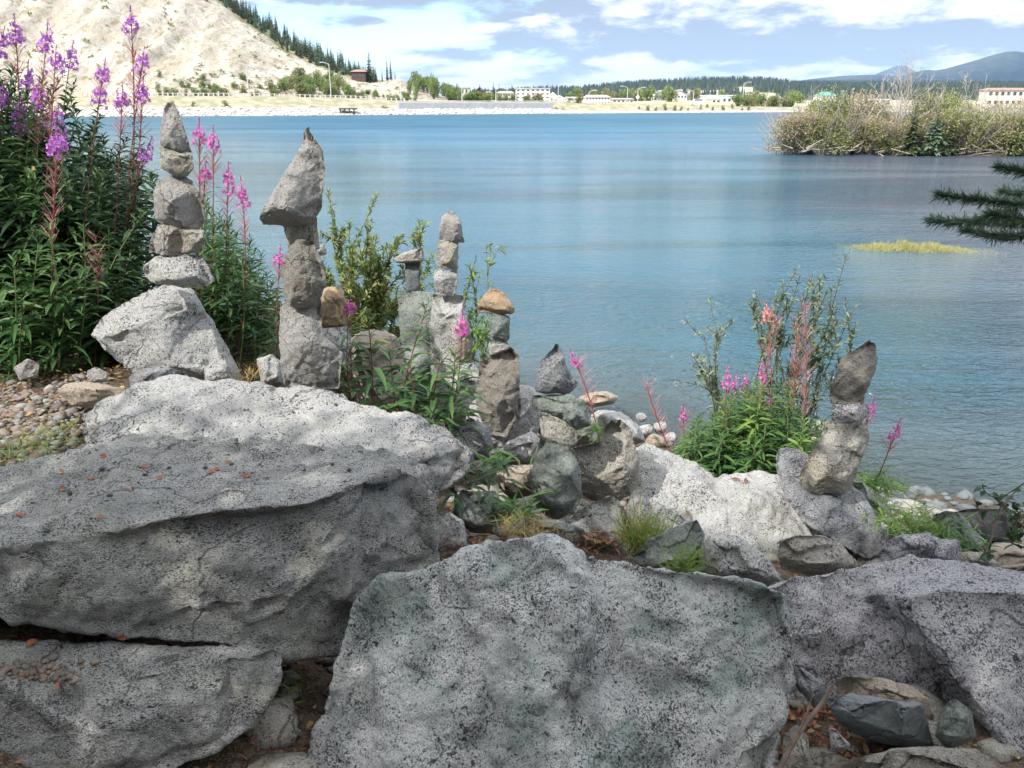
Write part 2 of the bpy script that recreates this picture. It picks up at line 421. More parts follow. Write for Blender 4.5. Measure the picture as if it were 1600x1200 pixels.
# --- the big foreground boulders
rock('large speckled granite boulder at bottom centre with rounded bright crest and greenish face',
     [(440, 1350, -.34), (470, 1205, -.28), (500, 1110, -.2), (524, 1030, -.12), (553, 947, -.03), (602, 900, 0), (690, 893, .02), (734, 876, .04), (760, 855, .04), (795, 843, .05), (840, 841, .05), (885, 846, .04), (919, 869, .03), (975, 878, .02),
      (1041, 890, 0), (1109, 898, -.02), (1180, 910, -.03), (1232, 928, -.04), (1242, 1005, -.1), (1243, 1093, -.16), (1215, 1200, -.26), (1200, 1350, -.4)],
     1.78, .5, front=[(900, 895, -.1), (912, 1000, -.22), (892, 1100, -.32), (880, 1230, -.46), (930, 905, -.03), (945, 1000, -.13), (800, 905, -.05), (700, 940, -.05), (610, 950, -.06), (590, 1080, -.19), (740, 1000, -.12), (765, 1090, -.2), (680, 1090, -.25), (740, 1230, -.36), (560, 1230, -.35), (740, 905, -.06),
                       (1010, 960, -.11), (1040, 1100, -.21), (1030, 1250, -.36), (1150, 960, -.11), (1190, 1080, -.2), (1150, 1230, -.34), (860, 860, -.03)],
     mat='granite_front', amp=.62, soft=8, **BO)
rock('wide flat-topped granite slab at left scattered with orange leaves',
     [(-260, 745, .62), (0, 735, .58), (80, 708, .62), (150, 692, .65), (260, 682, .66), (400, 686, .62), (520, 696, .56), (600, 708, .5), (650, 724, .43), (668, 752, .38), (683, 790, .33), (688, 885, .25), (660, 908, .2),
      (600, 960, .12), (530, 1028, .02), (440, 1022, -.06), (330, 1008, -.12), (220, 997, -.13), (0, 965, -.13), (-260, 965, -.13)],
     1.75, .5, front=[(-200, 872, -.11), (0, 858, -.09), (100, 845, -.08), (180, 830, -.07), (260, 812, -.04), (340, 800, -.03), (420, 796, -.01), (480, 790, .02), (540, 768, .1), (590, 748, .2), (640, 738, .34),
                       (560, 830, .06), (500, 880, -.03), (450, 960, -.08), (620, 850, .12), (100, 780, .2), (300, 745, .33), (480, 735, .32), (200, 900, -.12), (350, 890, -.07), (20, 910, -.12)],
     mat='granite_slab', amp=.55, soft=5, back=.1, **BO)
rock('low granite slab in bottom left corner with a thin ledge along its top edge',
     [(-260, 1000, .02), (0, 1002, .02), (150, 999, .02), (300, 1004, .02), (400, 1008, .0), (447, 1013, -.02), (440, 1040, -.06), (425, 1090, -.1), (395, 1135, -.14), (330, 1178, -.18), (220, 1230, -.22), (0, 1300, -.26), (-260, 1300, -.26)],
     1.62, .42, front=[(-200, 1072, -.14), (0, 1068, -.13), (120, 1068, -.12), (165, 1062, -.11), (180, 1045, -.08), (260, 1040, -.07), (340, 1033, -.06), (420, 1027, -.05), (300, 1090, -.13), (150, 1150, -.2), (60, 1050, -.07), (380, 1100, -.11)],
     mat='granite_slab', amp=.5, soft=4, back=.25, **BO)
rock('sunlit white granite boulder behind the wide slab, its right end in shade',
     [(120, 645, -.15), (150, 622, -.08), (200, 594, .05), (260, 580, .12), (330, 584, .15), (440, 604, .15), (500, 603, .15), (560, 625, .1), (640, 640, 0), (700, 668, -.05), (735, 700, -.13), (735, 735, -.17), (690, 775, -.2), (640, 860, -.35),
      (400, 860, -.45), (150, 860, -.45), (128, 705, -.28)],
     2.9, .5, front=[(300, 630, -.08), (230, 640, -.15), (180, 680, -.26), (420, 650, -.08), (560, 668, -.12), (650, 680, -.17), (690, 710, -.27), (600, 740, -.32), (400, 740, -.33), (250, 740, -.35), (330, 600, .03)],
     mat='granite_white', amp=.6, soft=6, **BO)
rock('huge shaded boulder at bottom right split by a dark diagonal ledge',
     [(1190, 915, .1), (1240, 900, .12), (1283, 892, .14), (1350, 879, .2), (1417, 870, .22), (1500, 877, .22), (1600, 890, .22), (1850, 905, .2), (1850, 1400, -.45), (1400, 1400, -.4), (1200, 1400, -.32), (1170, 1100, -.06)],
     1.95, .6, front=[(1260, 935, .04), (1340, 925, .1), (1385, 920, .04), (1410, 935, -.06), (1462, 1000, -.15), (1525, 1085, -.25), (1590, 1180, -.36), (1310, 955, .05), (1378, 950, .09), (1430, 1016, .0), (1490, 1098, -.1), (1550, 1190, -.2), (1345, 985, .0), (1402, 1045, -.06), (1452, 1125, -.14), (1330, 1060, -.06), (1480, 920, -.02), (1600, 930, -.05),
                       (1560, 990, -.13), (1700, 1050, -.2), (1680, 1200, -.33), (1290, 1050, -.04), (1380, 1090, -.07), (1280, 1200, -.16), (1420, 1250, -.22)],
     mat='granite_violet', amp=.5, soft=4, **BO)
rock('broad pale boulder right of centre, sloping under the leaning stone stack',
     [(985, 700, .3), (1010, 692, .4), (1045, 700, .4), (1085, 722, .35), (1118, 746, .3), (1150, 738, .35), (1190, 735, .35), (1225, 742, .3), (1300, 800, .1), (1320, 870, -.1), (1290, 930, -.3), (1180, 920, -.35), (1080, 900, -.35), (1000, 840, -.2), (975, 760, .1)],
     3.5, .55, front=[(1040, 740, .1), (1120, 780, .02), (1200, 790, .02), (1060, 820, -.15), (1170, 860, -.25), (1250, 850, -.15)], mat='granite_white', amp=.6, soft=6, **BO)
rock('angular grey boulder carrying the leaning three-stone stack',
     [(1215, 700, .1), (1230, 697, .14), (1265, 708, .14), (1335, 758, .1), (1362, 790, .05), (1385, 833, -.05), (1381, 867, -.14), (1354, 877, -.18), (1308, 848, -.2), (1250, 814, -.16), (1221, 765, -.08), (1210, 725, 0)],
     3.45, .34, front=[(1250, 740, .0), (1290, 765, -.02), (1345, 830, -.18), (1300, 800, -.12)], mat='granite_grey', amp=.45, soft=4, **BO)
rock('tilted grey granite block under the tallest left-hand stack',
     [(140, 525, -.05), (156, 496, .02), (192, 474, .06), (240, 446, .1), (262, 442, .1), (304, 452, .12), (330, 495, .16), (382, 586, .16), (380, 610, .1), (296, 600, 0), (216, 592, -.05), (176, 562, -.1), (148, 530, -.1)],
     3.5, .34, front=[(295, 470, .0), (345, 575, -.04), (240, 500, -.05), (200, 520, -.1), (270, 570, -.1)], mat='granite_white', amp=.5, soft=3, **BO)

# --- stacks: each stone is a thing
G1 = 'stones balanced in the leftmost stack'
bs = dict(name='balanced_stone', cat='stone')
rock('tall pointed shard on top of the leftmost stack', [(252, 190), (256, 170), (262, 160), (272, 163), (279, 175), (292, 212), (301, 238), (285, 237), (270, 233), (250, 226), (250, 205)], 3.4, .09,
     front=[(273, 172, -.02), (274, 205, -.06), (276, 230, -.08), (262, 215, -.05)], mat='stone_grey', amp=.3, soft=1, group=G1, **bs)
rock('small blocky stone second from top of the leftmost stack', [(248, 228), (270, 233), (300, 240), (303, 264), (292, 276), (268, 273), (251, 262)], 3.4, .085, mat='stone_greytan', amp=.5, soft=1, group=G1, **bs)
rock('rounded upright stone in the middle of the leftmost stack', [(240, 300), (246, 286), (258, 277), (274, 274), (290, 277), (300, 284), (309, 300), (320, 322), (319, 345), (312, 356), (292, 358), (260, 353), (242, 341)], 3.4, .11,
     front=[(295, 288, -.03), (303, 345, -.04), (262, 300, -.08), (262, 335, -.09), (290, 320, -.08)], mat='stone_grey', amp=.4, soft=2, group=G1, **bs)
rock('wedge stone with dark front hollow in the leftmost stack', [(236, 368), (250, 351), (280, 356), (320, 360), (319, 376), (315, 393), (280, 398), (252, 399), (240, 394), (231, 397)], 3.4, .11,
     front=[(252, 368, -.08), (312, 370, -.09), (300, 390, -.02), (256, 388, -.03)], mat='stone_greytan', amp=.5, soft=1, group=G1, **bs)
rock('flared stone lowest in the leftmost stack resting on the tilted block', [(224, 418), (244, 400), (280, 398), (316, 400), (325, 415), (336, 438), (316, 450), (290, 447), (260, 445), (240, 443), (226, 430)], 3.4, .12,
     mat='granite_white', amp=.5, soft=2, group=G1, **bs)

G2 = 'stones balanced in the big-headed stack'
rock('large pointed wedge head topping the thick central-left stack',
     [(405, 340, -.12), (412, 320, -.1), (442, 276, -.03), (462, 245, 0), (471, 228), (474, 206), (481, 201), (492, 218), (504, 238), (508, 270), (503, 300), (502, 325), (488, 347), (465, 350, .02), (439, 350, 0), (410, 349, -.08)], 3.1, .13,
     front=[(452, 268, -.06), (457, 322, -.15), (478, 230, -.03), (485, 342, -.07), (415, 325, -.15), (484, 290, -.08)], mat='stone_grey', amp=.3, soft=1, group=G2, **bs)
rock('narrow neck stone under the pointed wedge head', [(441, 345), (470, 343), (495, 340), (497, 362), (500, 388), (470, 392), (450, 388)], 3.14, .08, mat='stone_greytan', amp=.4, soft=2, group=G2, **bs)
rock('chunky lumpy brown-grey stone in the big-headed stack', [(452, 388), (461, 377), (478, 375), (490, 379), (497, 395), (503, 407), (511, 430), (505, 450), (499, 468), (480, 479), (452, 477), (441, 452), (440, 422)], 3.08, .13,
     front=[(465, 395, -.09), (490, 400, -.08), (448, 430, -.06), (490, 440, -.11), (460, 465, -.1), (485, 470, -.06), (468, 425, -.07)], mat='stone_brown', amp=.55, soft=1, group=G2, **bs)
rock('tall pillar stone forming the foot of the big-headed stack', [(439, 472), (470, 478), (502, 470), (503, 500), (504, 524), (520, 538), (535, 550), (532, 580), (530, 604), (490, 606), (446, 604), (440, 580), (437, 540)], 3.1, .14,
     front=[(470, 490, -.08), (470, 560, -.11), (500, 540, -.08), (515, 590, -.09), (455, 590, -.07)], mat='stone_grey', amp=.4, soft=2, group=G2, **bs)

G3 = 'stones balanced in the mushroom-shaped stack'
rock('thin flat capstone on the mushroom-shaped stack', [(613, 404), (630, 395), (660, 387), (662, 397), (661, 408), (634, 411), (615, 410)], 4.9, .1, mat='stone_greytan', amp=.3, soft=1, group=G3, **bs)
rock('slim upright post stone under the thin capstone', [(632, 408), (656, 408), (655, 432), (657, 456), (634, 457), (633, 432)], 4.92, .07, mat='stone_slate', amp=.3, soft=1, group=G3, **bs)
rock('broad tall grey slab carrying the mushroom-shaped stack', [(622, 456), (650, 457), (679, 460), (692, 478), (702, 495), (706, 557), (712, 640), (630, 640), (626, 540)], 4.9, .22, mat='stone_green', amp=.4, group=G3, soft=3, **bs)

G4 = 'stones balanced in the slender far stack'
rock('rounded conical stone on top of the slender far stack', [(686, 376), (686, 351), (692, 337), (700, 331), (709, 330), (718, 342), (722, 354), (723, 368), (728, 379), (712, 379), (700, 376)], 4.7, .09, mat='stone_grey', amp=.45, soft=2, group=G4, **bs)
rock('square dark-sided stone second in the slender far stack', [(684, 376), (700, 374), (717, 379), (716, 400), (715, 419), (698, 421), (682, 416)], 4.7, .09, front=[(706, 384, -.08), (703, 414, -.08), (690, 380, -.05), (690, 410, -.05)], mat='stone_greytan', amp=.3, soft=1, group=G4, **bs)
rock('pale heart-shaped stone third in the slender far stack', [(677, 430), (682, 418), (697, 425), (714, 420), (716, 440), (711, 462), (695, 463), (682, 461)], 4.7, .08, mat='granite_white', amp=.35, soft=1, group=G4, **bs)
rock('tall pale column stone at the foot of the slender far stack', [(675, 462), (700, 460), (724, 464), (725, 490), (739, 528), (742, 570), (738, 650), (676, 650), (672, 520)], 4.75, .18, mat='granite_white', amp=.4, group=G4, **bs)

G5 = 'stones balanced in the tan-capped stack'
rock('orange-tan dome capstone beside the open water', [(745, 478), (755, 463), (766, 451), (778, 452), (787, 457), (797, 470), (806, 484), (801, 490), (775, 491), (748, 488)], 4.2, .1, mat='stone_orange', amp=.35, soft=2, group=G5, **bs)
rock('square greenish block below the orange-tan capstone', [(766, 493), (771, 489), (797, 494), (797, 512), (796, 530), (787, 536), (767, 531)], 4.2, .07, front=[(789, 497, -.06), (788, 532, -.06), (773, 495, -.05), (773, 527, -.05)], mat='stone_green', amp=.3, soft=1, group=G5, **bs)
rock('small flat stone between greenish block and tall brown stone', [(763, 534), (780, 538), (793, 533), (797, 545), (780, 552), (764, 557)], 4.2, .08, mat='stone_greytan', amp=.35, soft=1, group=G5, **bs)
rock('tall rugged brown standing stone of the tan-capped stack', [(750, 565), (767, 554), (784, 550), (797, 543), (810, 556), (812, 580), (812, 611), (806, 655), (791, 680), (764, 676), (747, 640), (742, 617), (746, 590)], 4.2, .17,
     front=[(775, 575, -.06), (780, 640, -.1), (795, 570, -.11), (798, 630, -.12), (760, 600, -.1), (762, 650, -.08)], mat='stone_brown', amp=.55, soft=1, group=G5, **bs)

G6 = 'stones balanced in the stout middle stack'
rock('jagged triangular grey stone topping the stout middle stack', [(836, 604), (841, 580), (846, 563), (863, 547), (868, 539), (873, 539), (879, 551), (887, 577), (905, 599), (895, 610), (884, 617), (870, 613), (853, 615), (838, 611)], 3.25, .11,
     front=[(862, 565, -.06), (870, 600, -.1), (850, 600, -.08)], mat='granite_grey', amp=.35, soft=1, group=G6, **bs)
rock('broad greenish stone second in the stout middle stack', [(832, 618), (853, 619), (887, 616), (914, 628), (924, 643), (922, 664), (901, 671), (880, 656), (839, 639), (832, 628)], 3.25, .13, mat='stone_green', amp=.5, soft=2, group=G6, **bs)
rock('pale wedge third in the stout middle stack', [(843, 650), (866, 653), (902, 672), (902, 690), (890, 702), (868, 694), (846, 680)], 3.25, .12, mat='stone_greytan', amp=.45, soft=2, group=G6, **bs)
rock('large green-grey upright stone at the foot of the stout middle stack', [(845, 684), (868, 692), (889, 703), (905, 725), (909, 777), (895, 798), (871, 811), (850, 802), (835, 789), (830, 750), (835, 720)], 3.2, .17,
     front=[(858, 700, -.1), (852, 780, -.1), (885, 740, -.1), (880, 790, -.08)], mat='stone_green', amp=.35, soft=1, group=G6, **bs)

G7 = 'stones balanced in the leaning right-hand stack'
rock('brown-grey leaning stone on top of the right-hand stack', [(1296, 615), (1303, 590), (1315, 560), (1338, 546), (1358, 533), (1368, 540), (1370, 567), (1362, 592), (1353, 613), (1348, 631), (1320, 631), (1298, 630)], 3.45, .12, mat='stone_brown', amp=.45, soft=2, group=G7, **bs)
rock('small speckled violet stone sandwiched in the right-hand stack', [(1301, 633), (1330, 632), (1354, 630), (1362, 641), (1350, 664), (1325, 664), (1303, 660), (1300, 646)], 3.45, .1, mat='granite_violet', amp=.5, soft=2, group=G7, **bs)
rock('long tilted green-brown stone at the foot of the right-hand stack', [(1248, 745), (1262, 715), (1283, 683), (1292, 664), (1320, 664), (1350, 661), (1358, 683), (1345, 722), (1330, 762), (1317, 769), (1290, 768), (1277, 772), (1257, 763)], 3.4, .15,
     front=[(1300, 680, -.09), (1272, 735, -.1), (1340, 690, -.1), (1315, 750, -.1)], mat='stone_greytan', amp=.4, soft=2, group=G7, **bs)

# --- loose rocks between, from the left
rock('small smooth pale rock at the gravel edge beside the white boulder', [(88, 608), (112, 597), (160, 598), (195, 606), (215, 625), (160, 640), (112, 633)], 2.95, .14, mat='stone_tan', amp=.4, soft=6)
rock('grey rock half hidden under the left thicket', [(60, 470), (130, 455), (195, 460), (200, 485), (160, 510), (70, 512)], 4.0, .2, mat='stone_grey', amp=.6)
rock('dim brown rock in the shade below the left thicket', [(20, 575), (42, 560), (62, 568), (60, 590), (30, 596)], 3.3, .08, mat='stone_grey', amp=.4)
rock('small grey stone on the dark soil behind the pale rock', [(135, 580), (150, 572), (168, 582), (168, 598), (138, 598)], 3.1, .05, mat='stone_grey', amp=.4)
rock('fragment leaning against lower right of the tilted block', [(318, 575), (348, 552), (362, 580), (366, 602), (320, 600)], 3.35, .08, mat='granite_white', amp=.4)
rock('low grey stone wedged beneath the tilted block', [(200, 588), (225, 575), (275, 574), (300, 590), (270, 612), (205, 615)], 3.3, .12, mat='granite_grey', amp=.4)
rock('orange-brown rock behind the big-headed stack', [(500, 452), (515, 447), (530, 446), (544, 475), (545, 508), (520, 514), (498, 512)], 4.0, .2, mat='stone_orange', amp=.4)
rock('pale block under the orange-brown rock', [(500, 512), (545, 508), (549, 530), (540, 575), (520, 580), (500, 570)], 3.9, .2, mat='granite_white', amp=.4)
rock('small white stone behind the thick stack neck', [(496, 385), (505, 380), (512, 395), (508, 400), (497, 400)], 4.2, .05, mat='granite_white', amp=.4)
rock('tan rounded boulder behind the green fireweed leaves', [(548, 530), (565, 516), (590, 513), (620, 522), (632, 545), (634, 610), (600, 650), (555, 640), (545, 590)], 4.3, .3, mat='stone_tan', amp=.5)
rock('white speckled rock half hidden behind fireweed leaves', [(400, 560), (425, 552), (440, 565), (442, 600), (410, 606)], 3.6, .15, mat='granite_white', amp=.4)
rock('light rock right of the fireweed leaves below the slender stack', [(700, 640), (716, 570), (740, 565), (752, 580), (750, 640), (735, 665), (705, 668)], 4.6, .25, mat='granite_white', amp=.4)
rock('white boulder directly behind the tall brown standing stone', [(728, 640), (750, 610), (800, 598), (828, 602), (842, 625), (846, 665), (835, 700), (800, 728), (745, 722), (724, 690)], 4.35, .3, mat='granite_white', amp=.45, back=.5)
rock('speckled grey rock left of the brown standing stone foot', [(700, 668), (735, 652), (765, 668), (772, 700), (755, 722), (710, 715)], 3.7, .2, mat='granite_grey', amp=.45)
rock('pale angular rock between the brown stone and the stout stack', [(776, 710), (795, 688), (830, 674), (850, 690), (846, 722), (805, 727), (785, 725)], 3.7, .2, mat='granite_white', amp=.45)
rock('cream rock beneath the pale angular rock', [(775, 735), (800, 726), (842, 726), (845, 770), (800, 782), (778, 760)], 3.45, .2, mat='stone_tan', amp=.4)
rock('brown speckled boulder touching the right of the stout stack', [(893, 700), (937, 690), (940, 672), (955, 655), (970, 654), (986, 668), (997, 708), (1001, 744), (985, 780), (962, 786), (925, 782), (905, 770), (893, 735)], 3.45, .3,
     front=[(940, 705, -.1), (985, 715, -.12), (925, 720, -.14), (975, 755, -.12), (930, 760, -.05)], mat='stone_greytan', amp=.4)
rock('flat-faced white block below the brown speckled boulder', [(889, 812), (905, 795), (925, 784), (955, 774), (968, 782), (975, 830), (980, 870), (950, 868), (905, 850)], 2.95, .25, front=[(925, 800, -.08), (960, 800, -.1), (950, 850, -.14), (910, 835, -.1)], mat='granite_white', amp=.3)
rock('low flat grey rock among brown grass in front of the stout stack', [(815, 822), (830, 812), (870, 812), (914, 828), (916, 850), (880, 862), (830, 850)], 2.75, .16, mat='stone_green', amp=.4)
rock('mossy two-tone rock left of the spiky leaf tuft', [(706, 808), (712, 780), (720, 764), (745, 768), (775, 765), (787, 785), (776, 836), (735, 832)], 2.8, .18, mat='stone_green', amp=.4)
rock('small white-topped rock beside the wide slab corner', [(680, 803), (697, 797), (725, 812), (731, 852), (715, 862), (683, 864)], 2.5, .12, mat='granite_white', amp=.35)
rock('grey rock low in the gap under the white boulder end', [(715, 690), (740, 700), (742, 730), (720, 745), (700, 740)], 3.1, .15, mat='granite_grey', amp=.4)
rock('pale rock left of the fine grass tuft', [(975, 800), (988, 768), (1005, 765), (1020, 790), (1015, 830), (985, 840)], 3.0, .14, mat='granite_white', amp=.35)
rock('smooth greenish rock behind the short green grass tuft', [(985, 872), (1010, 845), (1050, 825), (1090, 811), (1100, 832), (1095, 880), (1070, 898), (1010, 895)], 2.55, .2, mat='stone_green', amp=.35)
rock('creamy speckled rock between boulder crest and pale slope', [(1092, 858), (1105, 840), (1125, 832), (1160, 840), (1200, 868), (1222, 905), (1215, 925), (1133, 912), (1090, 898)], 2.45, .26, mat='granite_white', amp=.4)
rock('brown-grey rock in front of the angular grey boulder', [(1215, 868), (1217, 845), (1245, 836), (1285, 836), (1317, 850), (1345, 885), (1320, 898), (1260, 898), (1220, 890)], 2.75, .2, mat='stone_greytan', amp=.45)
rock('pale rock behind the right-hand stack facing the water', [(1325, 752), (1345, 752), (1385, 783), (1402, 815), (1414, 842), (1385, 850), (1350, 820)], 3.75, .25, mat='granite_white', amp=.4)
rock('violet-grey ledge rock above the right foreground boulder', [(1372, 868), (1385, 845), (1400, 836), (1450, 834), (1470, 842), (1500, 845), (1504, 880), (1450, 890), (1380, 882)], 2.75, .22, mat='granite_violet', amp=.4)
rock('grey-green rock beneath the thin-leaved sprig', [(1452, 850), (1458, 805), (1475, 798), (1500, 800), (1520, 825), (1542, 845), (1532, 862), (1480, 866)], 3.3, .2, mat='stone_green', amp=.35)
rock('black angular rock at the right water edge', [(1492, 800), (1510, 794), (1571, 795), (1588, 815), (1597, 850), (1550, 856), (1534, 850), (1512, 820)], 3.9, .25, front=[(1510, 803, -.05), (1575, 803, -.08), (1585, 840, -.14), (1530, 835, -.12)], mat='stone_dark', amp=.25)
rock('pinkish rock below the black rock at the right edge', [(1530, 870), (1550, 848), (1585, 848), (1650, 862), (1660, 890), (1570, 895), (1535, 890)], 3.2, .25, mat='stone_tan', amp=.35)
rock('brown low rock between violet ledge and pinkish rock', [(1490, 885), (1505, 862), (1535, 862), (1565, 880), (1570, 900), (1500, 900)], 2.95, .2, mat='stone_brown', amp=.35)
rock('small white stone above the bright green tuft', [(1378, 790), (1395, 778), (1425, 780), (1432, 792), (1400, 800)], 5.2, .15, mat='granite_white', amp=.3)
rock('flat tan stone lodged under the right foreground boulder', [(1302, 1064), (1318, 1056), (1383, 1060), (1420, 1070), (1452, 1090), (1462, 1125), (1455, 1145), (1400, 1120), (1310, 1090)], 1.72, .14, mat='stone_tan', amp=.3, soft=4)
rock('smooth slate-grey slab stone in bottom right hollow', [(1294, 1106), (1310, 1088), (1330, 1082), (1400, 1094), (1443, 1100), (1460, 1165), (1440, 1172), (1362, 1160), (1310, 1130)], 1.58, .12, mat='stone_slate', amp=.25, soft=5)
rock('pale green pointed stone in bottom right hollow', [(1459, 1150), (1468, 1118), (1480, 1096), (1492, 1091), (1518, 1110), (1528, 1152), (1505, 1164), (1480, 1172)], 1.55, .1, mat='stone_green', amp=.3)
rock('tiny white triangular stone on orange litter', [(1295, 1136), (1306, 1140), (1331, 1165), (1320, 1174), (1298, 1176)], 1.5, .05, mat='granite_white', amp=.3)
rock('smooth brown rock cut by the bottom edge at right', [(1290, 1215), (1330, 1185), (1404, 1167), (1460, 1166), (1529, 1170), (1585, 1205), (1600, 1260), (1290, 1260)], 1.42, .14, mat='stone_brown', amp=.25, soft=6)
rock('narrow wedge stone right of the central boulder edge', [(1236, 1050), (1246, 1037), (1270, 1055), (1288, 1066), (1290, 1085), (1274, 1108), (1245, 1075)], 1.66, .08, mat='granite_grey', amp=.3)
rock('greenish stone below the dead stick', [(1225, 1150), (1245, 1130), (1262, 1150), (1270, 1200), (1265, 1240), (1218, 1240)], 1.5, .08, mat='stone_greytan', amp=.3)
# shore rocks
rock('flat tan rock lying in the shallows beyond the stout stack', [(905, 620), (925, 613), (948, 611), (968, 620), (962, 630), (925, 637), (905, 632)], 7.9, .4, mat='stone_tan', amp=.4)
rock('long smooth white rock at the waterline', [(918, 652), (935, 640), (970, 643), (1000, 665), (1010, 690), (970, 702), (925, 690)], 5.9, .5, mat='granite_white', amp=.4)
rock('white boulder right of the jagged triangular stone', [(818, 640), (812, 600), (835, 605), (850, 630), (935, 660), (950, 700), (860, 700)], 5.0, .4, mat='granite_white', amp=.4)
sr = random.Random(8)
WORDS = ['rounded', 'blocky', 'flat', 'chipped', 'smooth', 'pointed', 'squarish', 'slanting', 'stubby', 'oval', 'wedge-like', 'knobbly']
for i, (x, y, s) in enumerate([(1010, 672, 14), (1032, 668, 14), (1025, 690, 18), (1048, 684, 12), (1003, 652, 10), (1090, 690, 12), (1110, 700, 14), (1280, 668, 14), (1268, 690, 12), (1410, 792, 12), (1440, 800, 14), (1470, 798, 9)]):
    p = Yz(y + s * .7, .12)
    pts = [(x + s * sr.uniform(.8, 1.25) * math.cos(a), y - s * .72 * sr.uniform(.8, 1.25) * math.sin(a)) for a in [k * 2 * math.pi / 8 + .2 for k in range(8)]]
    where = ['just right of the long waterline rock', 'second right of the long waterline rock', 'in front of the waterline pebbles', 'nearest the pink seed-headed stalk', 'farthest out beyond the waterline rocks', 'behind the small magenta flower', 'at the left foot of the green bush',
             'behind the leaning stack foot', 'between green bush and leaning stack', 'beyond the bright green tuft', 'right of the bright green tuft', 'left of the black rock'][i]
    rock('%s whitish shore stone %s' % (WORDS[i], where), pts, p, .16, mat=['granite_white', 'stone_tan'][i % 3 == 2], amp=.5, group='white stones along the near waterline')
# ------------------------------------------------------------------ river
m, T = newmat('river_water')
P = T.n('ShaderNodeTexCoord').outputs['Object']
sp = T.n('ShaderNodeSeparateXYZ', {0: P}).outputs
dist = T.m('MAXIMUM', sp[1], 1.0)
ripple = T.noise(T.mapping(P, scale=(1.0, 2.1, 1), rot=(0, 0, .35)), 4.2, 3, .55, .5)
ripple2 = T.noise(T.mapping(P, scale=(1.2, 2.2, 1), rot=(0, 0, -.25)), 12, 2, .5, .3)
swell = T.noise(T.mapping(P, scale=(.35, 1.1, 1), rot=(0, 0, .1)), 1.1, 4, .6, .8)
far_w = T.noise(T.mapping(P, scale=(.06, .26, 1)), 1.0, 5, .62, .6)
patch = T.rng(T.noise(T.mapping(P, scale=(.03, .12, 1), loc=(3, 1, 0)), 1.0, 4, .6, 1.2), .38, .62)
nearf = T.rng(dist, 6, 60, 1.0, 0.25)
h = T.m('ADD', T.m('MULTIPLY', ripple, .26), T.m('ADD', T.m('MULTIPLY', ripple2, .07), T.m('ADD', T.m('MULTIPLY', swell, .10), T.m('MULTIPLY', far_w, 1.1))))
s = T.m('SUBTRACT', sp[1], T.m('SUBTRACT', 8.3, T.m('MULTIPLY', sp[0], .62)))
sn = T.m('ADD', s, T.m('MULTIPLY', T.noise(P, .9, 3), 1.2))
deep = T.mix(T.rng(T.noise(T.mapping(P, scale=(.02, .07, 1)), 1.0, 3), .35, .65), (.016, .086, .142, 1), (.032, .120, .172, 1))
shal = T.rng(sn, .3, 6, 0, 1)
alpha = T.rng(sn, -.8, 2.8, .30, 1.0)
cloud_tint = T.rng(T.m('ADD', T.m('SUBTRACT', sp[0], T.m('MULTIPLY', sp[1], .28)), T.m('MULTIPLY', T.m('SUBTRACT', T.noise(T.mapping(P, scale=(.08, .2, 1)), 1.0, 4), .5), 8.0)), -1.0, 7.0, 0, .85)
deep = T.mix(cloud_tint, deep, (.072, .082, .108, 1))  # grey-violet cloud reflection painted into the water colour towards the right
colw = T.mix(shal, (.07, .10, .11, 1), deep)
bmp = T.n('ShaderNodeBump', {'Height': h, 'Strength': T.m('MULTIPLY', T.rng(patch, 0, 1, .45, 1.0), .9), 'Distance': 1.0})
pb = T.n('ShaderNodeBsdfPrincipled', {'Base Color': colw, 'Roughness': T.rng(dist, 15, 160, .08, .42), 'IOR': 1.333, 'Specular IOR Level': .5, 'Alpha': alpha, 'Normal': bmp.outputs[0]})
T.n('ShaderNodeOutputMaterial', {0: pb})
M['river_water'] = m
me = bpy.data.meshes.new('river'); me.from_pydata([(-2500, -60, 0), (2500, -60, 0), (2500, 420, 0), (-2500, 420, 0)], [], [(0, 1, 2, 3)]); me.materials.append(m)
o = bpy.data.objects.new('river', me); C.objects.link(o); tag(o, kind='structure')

def plain(name, col, rough=.8, nscale=None, col2=None, bump=None, **kw):
    m, T = newmat(name)
    P = T.n('ShaderNodeTexCoord').outputs['Object']
    c = col; b = None
    if nscale: 
        nn = T.noise(P, nscale, 5, .62)
        c = T.mix(T.rng(nn, .38, .62), (*col, 1), (*(col2 or tuple(q * .7 for q in col)), 1)); b = nn
    finish(T, c, rough, b, bump or .2, (1 / nscale if nscale else .1) * .2, **kw); M[name] = m; return m

m, T = newmat('riverbed')
P = T.n('ShaderNodeTexCoord').outputs['Object']
vor = T.n('ShaderNodeTexVoronoi', {'Vector': P, 'Scale': 5.5}); 
c = T.mix(T.rng(T.noise(P, 3, 3), .4, .6), (.16, .14, .11), (.26, .24, .20))
c = T.mix(.45, c, vor.outputs['Color'], 'SOFT_LIGHT'); finish(T, c, .9, vor.outputs[0], .5, .05); M['riverbed'] = m
me = bpy.data.meshes.new('riverbed'); me.from_pydata([(-60000, -20000, -3.2), (60000, -20000, -3.2), (60000, 60000, -3.2), (-60000, 60000, -3.2)], [], [(0, 1, 2, 3)]); me.materials.append(m)
o = bpy.data.objects.new('riverbed', me); C.objects.link(o); tag(o, kind='structure')

